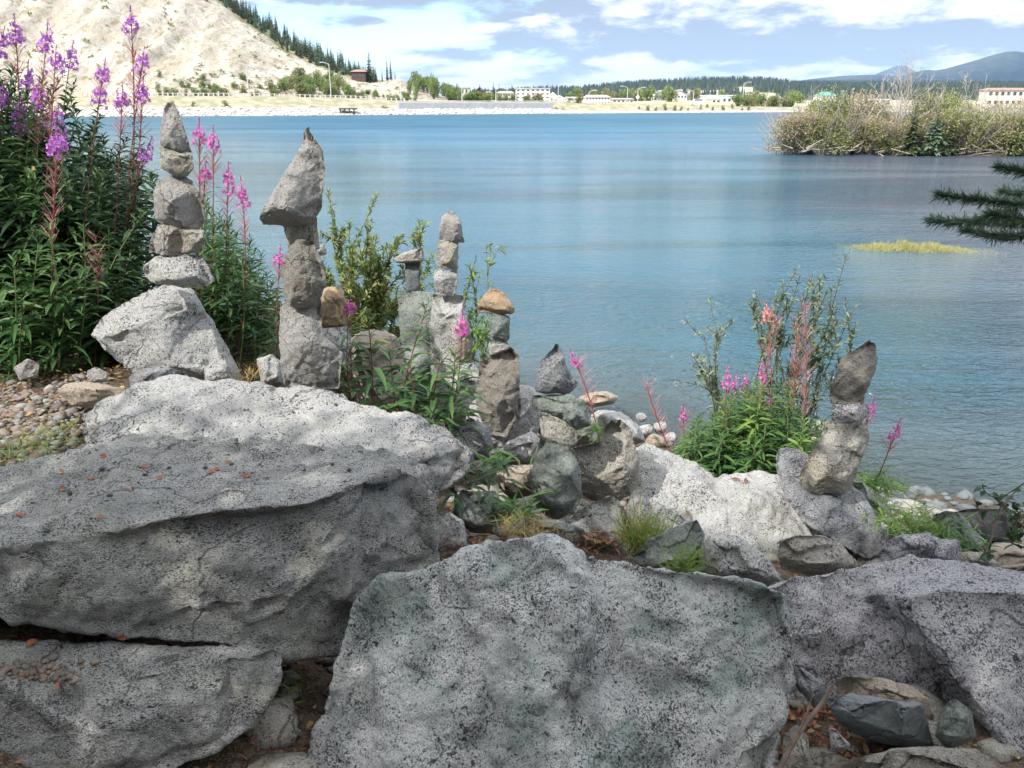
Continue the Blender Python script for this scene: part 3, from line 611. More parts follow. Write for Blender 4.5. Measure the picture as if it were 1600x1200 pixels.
# ------------------------------------------------------------------ far shore
def tab(t):
    a = np.array(t, float); return lambda x, i=1: float(np.interp(x, a[:, 0], a[:, i]))
Yw = tab([(-900, 190), (220, 207), (400, 217), (540, 228), (860, 262), (1220, 300), (2200, 340)])
zrip = tab([(-900, 2.3), (400, 2.0), (620, 1.5), (860, 1.3), (900, .7), (2200, .6)])
zroad = tab([(-900, 4.9), (400, 4.8), (560, 4.2), (625, 3.5), (860, 3.3), (950, 2.6), (1100, 2.2), (1250, 1.6), (2200, 1.5)])
RID = tab([(-900, -760, 150), (0, -130, 150), (200, -70, 150), (300, -34, 150), (350, -4, 150), (400, 40, 140), (450, 80, 130), (500, 104, 115), (540, 119, 100), (580, 130, 90), (600, 128, 85), (625, 124, 80), (660, 139, 75), (700, 153, 70), (750, 156.5, 70), (2300, 156.5, 70)])
BAK = tab([(-900, -780), (300, -40), (350, -6), (380, 10), (400, 23), (430, 43), (460, 66), (500, 92), (540, 108), (580, 121), (620, 130), (660, 142), (700, 153), (750, 156.5), (2300, 156.5)])

def zpx(x, y, Y): return W(x, y, Y).z
def far_z(x, s):
    rs = RID(x, 2); zr = zpx(x, RID(x), Yw(x) + rs); zb = zroad(x) + .3
    prof = [(-8, -1.5), (0, 0), (9, zrip(x)), (20, zroad(x)), (30, zroad(x)), (45, zb)]
    if s <= 45: return float(np.interp(s, [p[0] for p in prof], [p[1] for p in prof]))
    if s <= rs:
        t = (s - 45) / (rs - 45)
        return zb + (zr - zb) * (t ** 1.12)
    zk = zpx(x, BAK(x), Yw(x) + rs + 80)
    if s <= rs + 80: return zr + (zk - zr) * (s - rs) / 80
    return zk
def far_pt(x, s, rough=True):
    Y = Yw(x) + s; z = far_z(x, s); X = W(x, 160, Y).x
    if rough and s > 48:
        rs = RID(x, 2); hgt = max(0, zpx(x, RID(x), Yw(x) + rs) - 6)
        t = min(1, (s - 45) / (rs - 45)) if s < rs else 1
        g = abs(mnoise.noise(Vector((X / 13 + t * .8, t * 1.3, 0)))) * 2 + .5 * abs(mnoise.noise(Vector((X / 4.5, t * 3, 5))))
        k = math.sin(math.pi * min(1, t)) * min(1, hgt / 30)
        Y += (g - .6) * 9 * k
        z += (mnoise.noise(Vector((X / 6, s / 6, 1))) * 1.2 + mnoise.noise(Vector((X / 2.2, s / 2.2, 1))) * .5) * min(1, hgt / 15)
    return Vector((X, Y, z))

def strip(name, x0, x1, dxp, ss, mat, rough=True):
    cols = np.arange(x0, x1 + .1, dxp); me = bpy.data.meshes.new(name); n = len(cols); V = []
    for s in ss:
        for x in cols:
            q = s if s < 1000 or s > 5 else s
            V.append(far_pt(x, s if s >= 0 or True else s, rough))
    F = [(j * n + i, j * n + i + 1, (j + 1) * n + i + 1, (j + 1) * n + i) for j in range(len(ss) - 1) for i in range(n - 1)]
    me.from_pydata(V, [], F); me.materials.append(mat)
    me.polygons.foreach_set('use_smooth', [True] * len(F))
    o = bpy.data.objects.new(name, me); C.objects.link(o); tag(o, kind='structure'); return o

plain('riprap', (.44, .42, .39), .9, 1.4, (.20, .19, .17), .8)
plain('verge', (.22, .22, .13), .95, .35, (.35, .31, .24), .4)
plain('asphalt', (.10, .10, .10), .9, 3, (.08, .08, .08))
plain('town_ground', (.30, .30, .17), .95, .12, (.42, .38, .29))
m, T = newmat('clay')
P = T.n('ShaderNodeTexCoord').outputs['Object']
Pg = T.mapping(P, scale=(1, .35, .35), rot=(0, .6, 0))
c = T.mix(T.rng(T.noise(Pg, .11, 8, .66, .6), .38, .62), (.49, .46, .405), (.37, .335, .275))
c = T.mix(T.rng(T.noise(Pg, .5, 5, .7, .3), .50, .66), c, (.30, .25, .17))
c = T.mix(T.rng(T.noise(P, .35, 6, .72), .57, .64), c, (.17, .17, .095))
finish(T, c, .95, T.noise(Pg, .45, 8, .7), .9, 1.6, .1); M['clay'] = m
m, T = newmat('forest_floor')
P = T.n('ShaderNodeTexCoord').outputs['Object']
c = T.mix(T.rng(T.noise(P, .15, 6, .65), .4, .6), (.14, .15, .06), (.26, .24, .13))
finish(T, c, .95); M['forest_floor'] = m

strip('riverbank', -700, 2100, 8, [-8, -3, 0, 1.5, 3, 4.5, 6, 7.5, 9], M['riprap'], False)
strip('grass_verge', -700, 2100, 10, [9, 12, 15, 18, 20], M['verge'], False)
strip('road', -700, 2100, 20, [20, 25, 30], M['asphalt'], False)
strip('roadside', -700, 2100, 10, [30, 36, 42, 45], M['verge'], False)
def fr(x): return RID(x, 2)
# the clay cliff and the land behind it
def sheet(name, x0, x1, dxp, n, off0, off1, mat):
    cols = np.arange(x0, x1 + .1, dxp); me = bpy.data.meshes.new(name); k = len(cols); V = []
    for j in range(n + 1):
        for x in cols:
            a = 45 if off0 is None else RID(x, 2) + off0
            b = RID(x, 2) if off1 is None else RID(x, 2) + off1
            V.append(far_pt(x, a + (b - a) * j / n))
    F = [(j * k + i, j * k + i + 1, (j + 1) * k + i + 1, (j + 1) * k + i) for j in range(n) for i in range(k - 1)]
    me.from_pydata(V, [], F); me.materials.append(mat); me.polygons.foreach_set('use_smooth', [True] * len(F))
    o = bpy.data.objects.new(name, me); C.objects.link(o); tag(o, kind='structure'); return o
sheet('clay_cliff', -700, 700, 4, 60, None, None, M['clay'])
sheet('hillside', -700, 760, 8, 12, 0, 100, M['forest_floor'])
sheet('town_ground', 700, 2100, 20, 12, None, 900, M['town_ground'])

# loose white stones of the riprap
rg = np.random.default_rng(3)
b = MB()
for i in range(2600):
    x = rg.uniform(150, 1260) if i % 8 else rg.uniform(-200, 1700); s_ = rg.uniform(-.5, 8.5 if x < 860 else 5)
    p = far_pt(x, s_, False); r = rg.uniform(.22, .6) * (1 if x < 860 else .5)
    b.blob((p.x, p.y, p.z), (r * 1.2, r, r * .75), i, 0 if i % 3 else 1, .4)
plain('pale_rock', (.58, .56, .53), .9, .5, (.36, .345, .32))
tag(b.build('riprap_stones', M['pale_rock']), 'band of pale broken stones along the far waterline', 'stones', kind='stuff')

# ------------------------------------------------------------------ foliage materials
def leafmat(name, a, b2, tr=.25, rough=.5, c3=None):
    m, T = newmat(name)
    g = T.n('ShaderNodeNewGeometry')
    ramp = T.n('ShaderNodeValToRGB', {0: g.outputs['Random Per Island']})
    ramp.color_ramp.elements[0].color = (*a, 1); ramp.color_ramp.elements[1].color = (*b2, 1)
    if c3: e = ramp.color_ramp.elements.new(.93); e.color = (*b2, 1); ramp.color_ramp.elements[2].color = (*c3, 1)
    p = T.n('ShaderNodeBsdfPrincipled', {'Base Color': ramp, 'Roughness': rough, 'Specular IOR Level': .35})
    t = T.n('ShaderNodeBsdfTranslucent', {0: ramp})
    T.n('ShaderNodeOutputMaterial', {0: T.n('ShaderNodeMixShader', {0: tr, 1: p, 2: t})}); M[name] = m; return m
leafmat('spruce_needles', (.045, .07, .035), (.11, .13, .06), .1)
leafmat('spruce_needles_blue', (.08, .14, .10), (.16, .23, .15), .15)
leafmat('poplar_leaves', (.12, .19, .055), (.26, .32, .10), .3)
leafmat('olive_leaves', (.16, .18, .07), (.32, .31, .14), .3)
leafmat('island_leaves', (.25, .22, .13), (.48, .41, .27), .3)
leafmat('island_green', (.15, .19, .06), (.34, .35, .13), .3)
leafmat('island_olive', (.10, .125, .05), (.24, .24, .11), .3)
leafmat('hill_forest', (.022, .040, .028), (.05, .07, .04), .0)
leafmat('dry_leaves', (.30, .17, .09), (.40, .28, .16), .2)
plain('bark', (.13, .10, .08), .9, 20, (.07, .055, .045), .5)
plain('pale_twigs', (.42, .38, .34), .85, 5, (.30, .26, .23))

def scatter_crown(b, rg, n, rad, size, lobes=7, zc=0., top=1.):
    """leaf sprays spread through several uneven lobes"""
    L = rg.normal(0, .42, (lobes, 3)); L[:, 2] = rg.uniform(-.55, .55, lobes)
    R_ = rg.uniform(.32, .6, lobes)
    k = rg.integers(0, lobes, n)
    d = rg.normal(0, 1, (n, 3)); d /= np.linalg.norm(d, axis=1)[:, None]
    p = L[k] + d * R_[k][:, None] * rg.uniform(.55, 1.05, (n, 1))
    P_ = p * np.array(rad) + np.array([0, 0, zc])
    D = d + rg.normal(0, .6, (n, 3)); D[:, 2] += .2
    b.leaves(P_, D, rg.uniform(.6, 1.3, n) * size, rg.uniform(.6, 1.2, n) * size * .55, .2, rg)

def spruce_proto(name, seed, width=.13, n=420, mat='spruce_needles', bare=.06):
    rg = np.random.default_rng(seed)
    t = thing('spruce_tree', '', 'tree')
    b = MB(); b.tube([(0, 0, -.03), (0, 0, .5), (.004, 0, .98)], [.014, .009, .002], 5); b.build('trunk', M['bark'], t)
    b = MB()
    h = bare + (1 - bare) * rg.uniform(0, 1, n) ** 1.15
    a = rg.uniform(0, 2 * math.pi, n)
    whorl = .75 + .25 * np.sin(h * 60 + rg.uniform(0, 6)) + rg.normal(0, .12, n)
    r = width * (1 - h) ** .85 * np.clip(whorl, .3, 1.3) + .008
    dirs = np.stack([np.cos(a), np.sin(a), np.full(n, -.25) + rg.normal(0, .15, n)], 1)
    st = rg.uniform(0, .35, n)
    base = np.stack([np.cos(a) * r * st, np.sin(a) * r * st, h], 1)
    b.leaves(base, dirs, r, np.clip(r * .55, .012, .05), .3, rg)
    b.leaves([(0, 0, .96)], [(0, 0, 1)], .05, .012, 0, rg)
    b.build('crown', M[mat], t); return t
def shrub_proto(name, seed, mat, n=500, size=.16, rad=(.5, .5, .5), twigs=24, label='', cat='shrub', barkm='bark', lobes=8):
    rg = np.random.default_rng(seed); t = thing(name, label, cat)
    b = MB(); tips = np.stack([rg.normal(0, .3, twigs), rg.normal(0, .3, twigs), rg.uniform(.5, .95, twigs)], 1) * np.array([rad[0] * 2, rad[1] * 2, rad[2] * 2])
    b.rods(np.stack([rg.normal(0, .03, twigs), rg.normal(0, .03, twigs), np.full(twigs, -.04)], 1), tips, .012 if n < 900 else .009, .004); b.build('stems', M[barkm], t)
    b = MB(); scatter_crown(b, rg, n, rad, size, lobes, rad[2]); b.build('foliage', M[mat], t); return t

protos_s = [spruce_proto('s', 10 + i, (.10, .13, .16, .12)[i], 420, ('spruce_needles', 'spruce_needles', 'spruce_needles_blue', 'spruce_needles')[i]) for i in range(4)]
protos_d = [shrub_proto('leafy_tree', 30 + i, ('poplar_leaves', 'olive_leaves', 'poplar_leaves')[i], 520, .13, (.42, .42, .5), 14, '', 'tree') for i in range(3)]
used = {}
def place(proto, loc, h, label, group, rg=rg, wide=1.0, name=None, cat=None):
    sc_ = (h * wide, h * wide, h)
    if proto.name not in used:
        used[proto.name] = 1; o = proto; o.location = loc; o.scale = sc_; o.rotation_euler = (0, 0, rg.uniform(0, 6.28)); o['label'] = label
        if group: o['group'] = group
    else:
        o = copy_tree(proto, loc, label, group, rg.uniform(0, 6.28), sc_)
    if not group and 'group' in o: del o['group']
    if cat: o['category'] = cat
    if name: o.name = name
    return o
def pxh(px, Y): return px / 1422 * Y       # metres spanned by px rows near the horizon

# stand of spruces along the cliff top
rg = np.random.default_rng(11)
for i in range(150):
    x = 358 + 232 * (i + rg.uniform(0, 1)) / 150; row = rg.uniform(0, 1); s_ = RID(x, 2) + 4 + 76 * row
    p = far_pt(x, s_); h = rg.uniform(5.0, 9.5) * (1.0 if x < 540 else .75)
    place(protos_s[rg.integers(0, 4)], (p.x, p.y, p.z - .3), h, 'slim spruce in the dense dark row along the cliff top', 'spruces along the cliff top', rg, rg.uniform(.9, 1.35))
for x, yt, yb, lab in ((580, 72, 120, 'tallest lone spruce on the low rise right of the cliff'), (607, 86, 122, 'left one of the twin thin spruces right of the lone tall spruce'), (612.5, 87, 123, 'right one of the twin thin spruces right of the lone tall spruce'), (599, 100, 120, 'small spruce between the lone tall spruce and the twin spruces'),
                       (586, 103, 121, 'low spruce touching the right foot of the lone tall spruce'), (619, 110, 126, 'short spruce right of the twin spruces'),
                       (669, 116, 146, 'spruce tip poking above the green poplar clump, left one'), (685, 117, 146, 'spruce tip poking above the green poplar clump, right one'), (714, 125, 152, 'dark spruce at the right end of the poplar clump')):
    rs = RID(x, 2); p = far_pt(x, rs + 3); Y = p.y; h = pxh(yb - yt, Y)
    place(protos_s[1 if x == 580 else 0], (p.x, p.y, min(p.z, zpx(x, yb, Y))), h, lab, None, rg, 1.25 if x == 580 else .8)
# green slope below
for i in range(210):
    x = rg.uniform(415, 650) if i < 170 else rg.uniform(250, 440); t = rg.uniform(0, 1) ** (1.3 if i < 170 else 3)
    top = .9 if i < 170 else .25; s_ = 44 + (RID(x, 2) - 44) * t * top
    if 555 < x < 665 and t * top > .3 or (t * top > (x - 415) / 150 and x < 560 and i < 170): continue
    p = far_pt(x, s_); h = rg.uniform(2.2, 5.0) * ((1 if x < 550 else .5) if i < 170 else .55)
    place(protos_d[rg.integers(0, 3)], (p.x, p.y, p.z - .3), h, 'leafy bush on the green lower slope of the clay cliff', 'bushes at the foot of the clay cliff', rg, rg.uniform(.8, 1.2), 'leafy_bush', 'bush')
for i in range(34):
    x = rg.uniform(640, 725); s_ = rg.uniform(50, 90); p = far_pt(x, s_)
    hh = pxh(156 - (122 + abs(x - 678) * .32 + rg.uniform(0, 8)), p.y)
    place(protos_d[(0, 2)[i % 2]], (p.x, p.y, p.z - .2), hh, 'bright green poplar in the clump right of the low clay rise', 'poplars in the bright green clump', rg, .6)
for i in range(46):
    x = rg.uniform(715, 905) if i < 30 else rg.uniform(1150, 1260); s_ = rg.uniform(33, 44) if x < 900 else rg.uniform(20, 40); p = far_pt(x, s_)
    place(protos_d[rg.integers(0, 3)], (p.x, p.y, p.z - .2), rg.uniform(1.8, 3.4) if x < 900 else rg.uniform(2.5, 5), 'low green bush beside the riverside road' if x < 900 else 'round bush on the far bank just left of the island', 'roadside bushes' if x < 900 else 'bushes on the far bank', rg, 1.2, 'leafy_bush', 'bush')
for x, yt in ((742, 135), (750, 129), (757, 138), (771, 127), (780, 131), (800, 130), (882, 140), (907, 138), (913, 137), (930, 140), (936, 138), (955, 134), (958, 141), (965, 142), (977, 137), (985, 140), (988, 144), (1003, 143), (1010, 146), (1205, 143)):
    Y = Yw(x) + 90 + rg.uniform(0, 60); p = W(x, 157, Y)
    place(protos_s[rg.integers(0, 4)], (p.x, Y, zroad(x)), pxh(159 - yt, Y), 'dark spruce standing among the low town buildings', 'spruces among the town buildings', rg, rg.uniform(1, 1.5))
for i in range(40):
    x = rg.uniform(880, 1250); Y = Yw(x) + rg.uniform(70, 220); p = W(x, 158, Y)
    place(protos_d[rg.integers(0, 3)], (p.x, Y, zroad(x) - .2), rg.uniform(4, 8), 'leafy tree between the town buildings', 'leafy trees in the town', rg, rg.uniform(.8, 1.1))
for x, yt, yb, lab in ((1039, 161, 173, 'bright green little conical tree on the sandy far bank'), (868, 169, 177, 'round dark bush at the end of the concrete wall'), (880, 170, 177, 'smaller round bush right of the bush at the wall end'),
                       (270, 157, 167, 'round olive bush on the bank left of the lamp post'), (302, 158, 166, 'pale bush on the bank above the leftmost stack'), (353, 156, 167, 'dark olive bush midway along the grassy bank'),
                       (600, 165, 178, 'green bush at the start of the concrete wall'), (488, 165, 171, 'flat green bush near the small dock')):
    Y = Yw(x) + 10; p = W(x, yb, Y)
    place(protos_d[1], (p.x, Y, max(.3, p.z)), pxh(yb - yt, Y), lab, None, rg, .7 if x == 1039 else 1.1, 'leafy_bush', 'bush')
for i in range(14):
    x = 1000 + i * 13 + rg.uniform(-4, 4); Y = Yw(x) + rg.uniform(6, 16); p = W(x, 170, Y)
    place(protos_d[1], (p.x, Y, far_z(x, Y - Yw(x)) - .1), rg.uniform(1, 2), 'tiny dark shrub dotted on the sandy far bank', 'shrubs dotted on the sandy bank', rg, .9, 'small_shrub', 'shrub')
# scrub on the cliff face
b = MB()
for i in range(900):
    x = rg.uniform(-100, 640); t = rg.uniform(.03, .97); s_ = 45 + (RID(x, 2) - 45) * t
    if mnoise.noise(Vector((x / 60, t * 4, 0))) + rg.uniform(-.35, .2) - .3 * t < 0: continue
    p = far_pt(x, s_); r = rg.uniform(.35, 1.1)
    d = rg.normal(0, 1, (14, 3)); d[:, 2] = abs(d[:, 2])
    b.leaves(np.array(p)[None] + d * r * .3, d, r * .9, r * .6, .2, rg)
tag(b.build('cliff_scrub', M['olive_leaves']), 'sparse olive scrub dotted over the pale clay cliff', 'scrub', kind='stuff')

# ------------------------------------------------------------------ road furniture
plain('grey_post', (.50, .47, .42), .8); plain('galvanised', (.55, .56, .58), .45); plain('concrete', (.42, .43, .46), .85, .8, (.36, .37, .40))
plain('dark_wood', (.06, .05, .05), .9)
def fence(label, x0, x1, step, s_, zoff=0, rh=.75):
    p0 = far_pt(x0, s_, False); t = thing('guardrail', label, 'guardrail', p0)
    b = MB(); xs_ = np.arange(x0, x1, step); pr = None
    pts = [far_pt(x, s_, False) for x in xs_]
    b.tube([p + Vector((0, 0, rh + zoff)) for p in pts], .12, 4); b.build('rail', M['grey_post'], t)
    for p in pts:
        b = MB(); b.box((p.x, p.y - .12, p.z + zoff + rh / 2), (.35, .25, rh + .3)); b.build('post', M['grey_post'], t)
fence('long guardrail with closely set posts beside the road under the cliff', 130, 624, 7.9, 20.5)
# concrete wall
p0 = far_pt(625, 9.5, False); t = thing('retaining_wall', 'long grey concrete retaining wall above the far riprap', 'wall', p0)
b = MB()
xs_ = np.linspace(622, 864, 30)
for a, c_ in zip(xs_[:-1], xs_[1:]):
    A = far_pt(a, 9.5, False); B = far_pt(c_, 9.5, False); za = zpx(a, 161.5, A.y)
    mid = (A + B) / 2; ln = (B - A).length; ang = math.atan2(B.y - A.y, B.x - A.x)
    b.box((mid.x, mid.y, (.9 + za) / 2), (ln * .985, .5, za - .9), ang)
b.build('wall_face', M['concrete'], t)
b = MB(); b.tube([Vector((far_pt(x, 9.5, False).x, far_pt(x, 9.5, False).y, zpx(x, 161.5, far_pt(x, 9.5, False).y) + .15)) for x in xs_], .2, 4); b.build('coping', M['grey_post'], t)
b = MB(); b.tube([Vector((far_pt(x, 20, False).x, far_pt(x, 20, False).y, zpx(x, 157.8, far_pt(x, 20, False).y))) for x in np.linspace(622, 900, 20)], .13, 4)
tag(b.build('guardrail', M['galvanised']), 'thin pale guardrail running above the grey concrete wall', 'guardrail')
def lamp(x, yt, label, s_=31, side=1, double=False, hgt=None):
    p = far_pt(x, s_, False); h = (hgt or (zpx(x, yt, p.y) - p.z)); t = thing('street_lamp', label, 'street lamp', p)
    b = MB(); b.tube([p, p + Vector((0, 0, h * .97))], [.16, .09], 6); b.build('pole', M['galvanised'], t)
    for sd_ in ((-1, 1) if double else (side,)):
        b = MB(); a = [p + Vector((sd_ * q * 1.9, 0, h * .95 + .6 * math.sin(q * 1.6))) for q in (0, .35, .7, 1)]; b.tube(a, .07, 5); b2_ = b.build('arm', M['galvanised'], t)
        ar = b2_; b = MB(); e = a[-1]; b.box((e.x + sd_ * .35, e.y, e.z), (.9, .35, .2)); b.build('lamp_head', M['galvanised'], ar)
for a in ((390, 102, 'street lamp standing before the clay cliff, farthest left'), (518, 98, 'tall street lamp near the small dock, arm to the left', 31, -1), (627, 116, 'street lamp at the left end of the concrete wall'), (722, 134, 'street lamp beside the right end of the poplar clump'),
          (775, 136, 'street lamp left of the pink-and-white motel'), (806, 140, 'short street lamp right of the pink-and-white motel'), (872, 132, 'slim mast in front of the peaked white house'), (980, 136, 'curved street lamp right of the long white building', 31, -1), (996, 138, 'straight pole right of the curved street lamp'), (1083, 142, 'curved street lamp beside the parked white van', 31, -1), (1160, 129, 'tall pole before the hill, right of the low warehouse'), (920, 143, 'flagpole-like lamp in front of the long white building', 31, 1)):
    lamp(*a)
# small dock
p0 = W(530, 178, 231); t = thing('river_dock', 'small dark wooden dock standing on posts at the far waterline', 'dock', p0)
b = MB(); zt = zpx(540, 170, 231); b.box((W(544, 171, 231).x, 231, zt), (4.6, 3, .35)); b.build('deck', M['dark_wood'], t)
for i in range(4):
    b = MB(); b.box((W(533 + i * 7, 171, 231).x, 230, zt / 2 - .2), (.3, .3, zt + .6)); b.build('post', M['dark_wood'], t)
b = MB(); b.box((W(536, 171, 231).x, 230, zt + 1), (.08, .08, 2)); b.build('rail_post', M['grey_post'], t)

# ------------------------------------------------------------------ town
plain('white_wall', (.78, .77, .76), .8); plain('cream_wall', (.66, .58, .48), .8); plain('pink_wall', (.66, .52, .50), .8); plain('log_wall', (.10, .055, .04), .9)
plain('roof_grey', (.35, .35, .37), .7); plain('roof_pink', (.50, .34, .33), .7); plain('roof_white', (.74, .75, .77), .6); plain('roof_green', (.10, .36, .28), .6); plain('roof_dark', (.07, .06, .06), .8); plain('roof_brown', (.30, .20, .16), .8)
plain('window_glass', (.05, .06, .08), .15, spec=.6)
plain('lilac_wall', (.62, .56, .60), .8)
def house(label, x0, x1, yt, yb, Y, wall='white_wall', roofm='roof_grey', peak=0, rows=2, cols=4, dep=12, eave=.4, name='building', gable=False, band=None, zb=None):
    A = W(x0, yb, Y); B = W(x1, yb, Y); zt = zpx((x0 + x1) / 2, yt, Y); z0 = min(A.z, zroad((x0 + x1) / 2)) - .3; wd = B.x - A.x; cx = (A.x + B.x) / 2
    if zb is not None: z0 = zb
    t = thing(name, label, 'building' if name == 'building' else 'house', (cx, Y + dep / 2, z0))
    pk = pxh(peak, Y); ht = zt - pk - z0
    b = MB(); b.box((cx, Y + dep / 2, z0 + ht / 2), (wd, dep, ht))
    if gable: b.add([(cx - wd / 2, Y, z0 + ht), (cx + wd / 2, Y, z0 + ht), (cx, Y, z0 + ht + pk)], [(0, 1, 2)])
    b.build('wall', M[wall], t)
    b = MB()
    if peak and gable:
        for s2 in (-1, 1):
            b.add([(cx, Y - eave, z0 + ht + pk + .15), (cx, Y + dep + eave, z0 + ht + pk + .15), (cx + s2 * (wd / 2 + eave), Y + dep + eave, z0 + ht - .1), (cx + s2 * (wd / 2 + eave), Y - eave, z0 + ht - .1),
                   (cx, Y - eave, z0 + ht + pk + .4), (cx, Y + dep + eave, z0 + ht + pk + .4), (cx + s2 * (wd / 2 + eave), Y + dep + eave, z0 + ht + .15), (cx + s2 * (wd / 2 + eave), Y - eave, z0 + ht + .15)],
                  [(0, 1, 2, 3), (4, 5, 6, 7), (0, 3, 7, 4), (3, 2, 6, 7), (1, 2, 6, 5)])
    elif peak:
        e = eave + .1; V = [(cx - wd / 2 - e, Y - e, z0 + ht), (cx + wd / 2 + e, Y - e, z0 + ht), (cx + wd / 2 + e, Y + dep + e, z0 + ht), (cx - wd / 2 - e, Y + dep + e, z0 + ht), (cx - wd / 2 + pk, Y + dep / 2, z0 + ht + pk), (cx + wd / 2 - pk, Y + dep / 2, z0 + ht + pk)]
        b.add(V, [(0, 1, 5, 4), (2, 3, 4, 5)]); b.add(V, [(1, 2, 5), (3, 0, 4)]); b.add(V, [(0, 3, 2, 1)])
    else: b.box((cx, Y + dep / 2, z0 + ht + .2), (wd + eave * 2, dep + eave * 2, .4))
    b.build('roof', M[roofm], t)
    for r in range(rows):
        for c_ in range(cols):
            wx = cx - wd / 2 + wd * (c_ + .5) / cols; wz = z0 + ht * (r + .62) / rows if rows > 1 else z0 + ht * .6
            b = MB(); b.box((wx, Y - .02, wz), (min(1.6, wd / cols * .5), .12, min(1.3, ht / rows * .4))); b.build('window', M['window_glass'], t)
    if band: b = MB(); b.box((cx, Y - .6, z0 + ht * .5), (wd, 1.1, .35)); b.build('balcony', M[band], t)
    return t
house('dark steep-roofed log house left of the spruces near the road', 742, 757, 137, 152, 345, 'log_wall', 'roof_dark', 8, 1, 3, 9, gable=True, name='log_house')
house('cream cottage between the log house and the motel', 758, 768, 142, 153, 350, 'cream_wall', 'roof_brown', 3, 1, 2)
house('pale block house among trees at the left end of town', 714, 732, 138, 155, 350, 'white_wall', 'roof_grey', 0, 2, 3)
house('pink-and-white two-storey motel with a balcony band', 777, 802, 142, 159, 320, 'white_wall', 'roof_pink', 3, 2, 6, band='pink_wall')
house('largest white four-storey block with sparse dark windows', 806, 859, 139, 159, 350, 'white_wall', 'roof_grey', 0, 4, 7, 16)
house('peaked white house with gable facing the river', 860, 869, 146, 160, 330, 'white_wall', 'roof_white', 5, 1, 2, gable=True)
house('second white gable house with lilac roof near the mast', 868, 882, 151, 161, 322, 'white_wall', 'roof_white', 4, 1, 3, gable=True)
house('low cream shed right of the white gable houses', 887, 907, 153, 160, 340, 'cream_wall', 'roof_white', 0, 1, 4)
house('long white building with pink roof and upper window row', 915, 953, 148, 162, 330, 'white_wall', 'roof_pink', 4, 2, 8)
house('low beige building behind the curved street lamp', 957, 990, 153, 161, 350, 'cream_wall', 'roof_grey', 2, 1, 5)
house('small white-roofed building left of the twin peaked houses', 1009, 1022, 149, 156, 400, 'white_wall', 'roof_white', 0, 1, 3)
house('left one of the twin lilac peaked houses under the hill', 1024, 1044, 142, 157, 420, 'lilac_wall', 'roof_grey', 6, 2, 4, gable=True)
house('right one of the twin lilac peaked houses under the hill', 1048, 1073, 142, 157, 420, 'lilac_wall', 'roof_grey', 6, 2, 5, gable=True)
house('low white warehouse with a flat bright roof', 1105, 1151, 150, 158, 380, 'white_wall', 'roof_white', 0, 1, 6, 20)
house('cream annex in front of the low white warehouse', 1112, 1126, 155, 160, 370, 'cream_wall', 'roof_white', 0, 1, 2)
house('green-roofed building seen above the island bushes', 1284, 1305, 143, 158, 420, 'white_wall', 'roof_green', 6, 2, 4)
house('white low building seen through the island twigs', 1335, 1390, 156, 165, 400, 'white_wall', 'roof_white', 0, 1, 7)
house('long beige building with brown roof at the right edge', 1541, 1625, 137, 160, 330, 'cream_wall', 'roof_brown', 4, 2, 9, 6)
house('brown cabin perched on the slope left of the lone tall spruce', 549, 571, 108, 121, Yw(560) + 92, 'log_wall', 'roof_brown', 4, 1, 4, 8, name='cabin', zb=zpx(560, 122, Yw(560) + 92) - 1)
# parked white van
pv = far_pt(1088, 26, False); t = thing('parked_van', 'small white van parked on the far bank by the curved street lamp', 'van', pv)
b = MB(); b.box((pv.x, pv.y, pv.z + .95), (4.8, 1.9, 1.1)); b.box((pv.x + .6, pv.y, pv.z + 1.85), (3.4, 1.75, .7)); b.build('body', M['white_wall'], t)
b = MB(); b.box((pv.x + .6, pv.y - .9, pv.z + 1.85), (2.9, .06, .45)); b.build('window', M['window_glass'], t)
for q in (-1.5, 1.5):
    b = MB(); b.tube([(pv.x + q, pv.y - 1.0, pv.z + .36), (pv.x + q, pv.y - .7, pv.z + .36)], .36, 10); wh = b.build('wheel', M['roof_dark'], t); b = MB(); b.tube([(pv.x + q, pv.y - 1.0, pv.z + .36), (pv.x + q, pv.y - 1.03, pv.z + .36)], .2, 8); b.build('rim', M['galvanised'], wh)
# water tank / sign dot
t = thing('road_sign', 'white round sign on a pole above the sandy far bank', 'sign', far_pt(996, 24, False)); p = far_pt(996, 24, False)
b = MB(); b.tube([p, p + Vector((0, 0, 2.6))], .08, 5); b.build('pole', M['galvanised'], t); b = MB(); b.tube([p + Vector((0, -.1, 2.5)), p + Vector((0, -.15, 2.5))], .6, 12); b.build('sign_panel', M['white_wall'], t)

# ------------------------------------------------------------------ wooded hill and mountains
m, T = newmat('hill_ground')
P = T.n('ShaderNodeTexCoord').outputs['Object']
c = T.mix(T.rng(T.noise(P, .01, 5, .6), .4, .6), (.05, .075, .035), (.10, .11, .05))
finish(T, c, .95); M['hill_ground'] = m
m, T = newmat('hill_clay')
c = T.mix(T.rng(T.noise(T.n('ShaderNodeTexCoord').outputs['Object'], .05, 6, .7), .4, .6), (.48, .43, .34), (.30, .28, .19)); finish(T, c, .95); M['hill_clay'] = m
HR = tab([(300, 156), (740, 150), (800, 146), (860, 142), (905, 142), (940, 137), (1000, 131.5), (1040, 130), (1100, 127), (1160, 126), (1200, 127), (1245, 133), (1280, 134.5), (1330, 134.5), (1450, 134), (2300, 131)])
def hill_pt(x, t):
    Y = 1100 + 900 * t; yp = 158 + (HR(x) - 158) * (t ** .85 if t <= 1 else 1)
    p = W(x, yp, Y); p.z += mnoise.noise(Vector((p.x / 120, p.y / 120, 0))) * 7 * min(1, t * 3) * (1 - min(1, t)) ; 
    if t == 0: p.z = -1
    return p
cols = np.arange(300, 2300, 12); ts = [0, .1, .2, .3, .4, .5, .6, .7, .8, .9, 1.0, 1.1, 1.3]
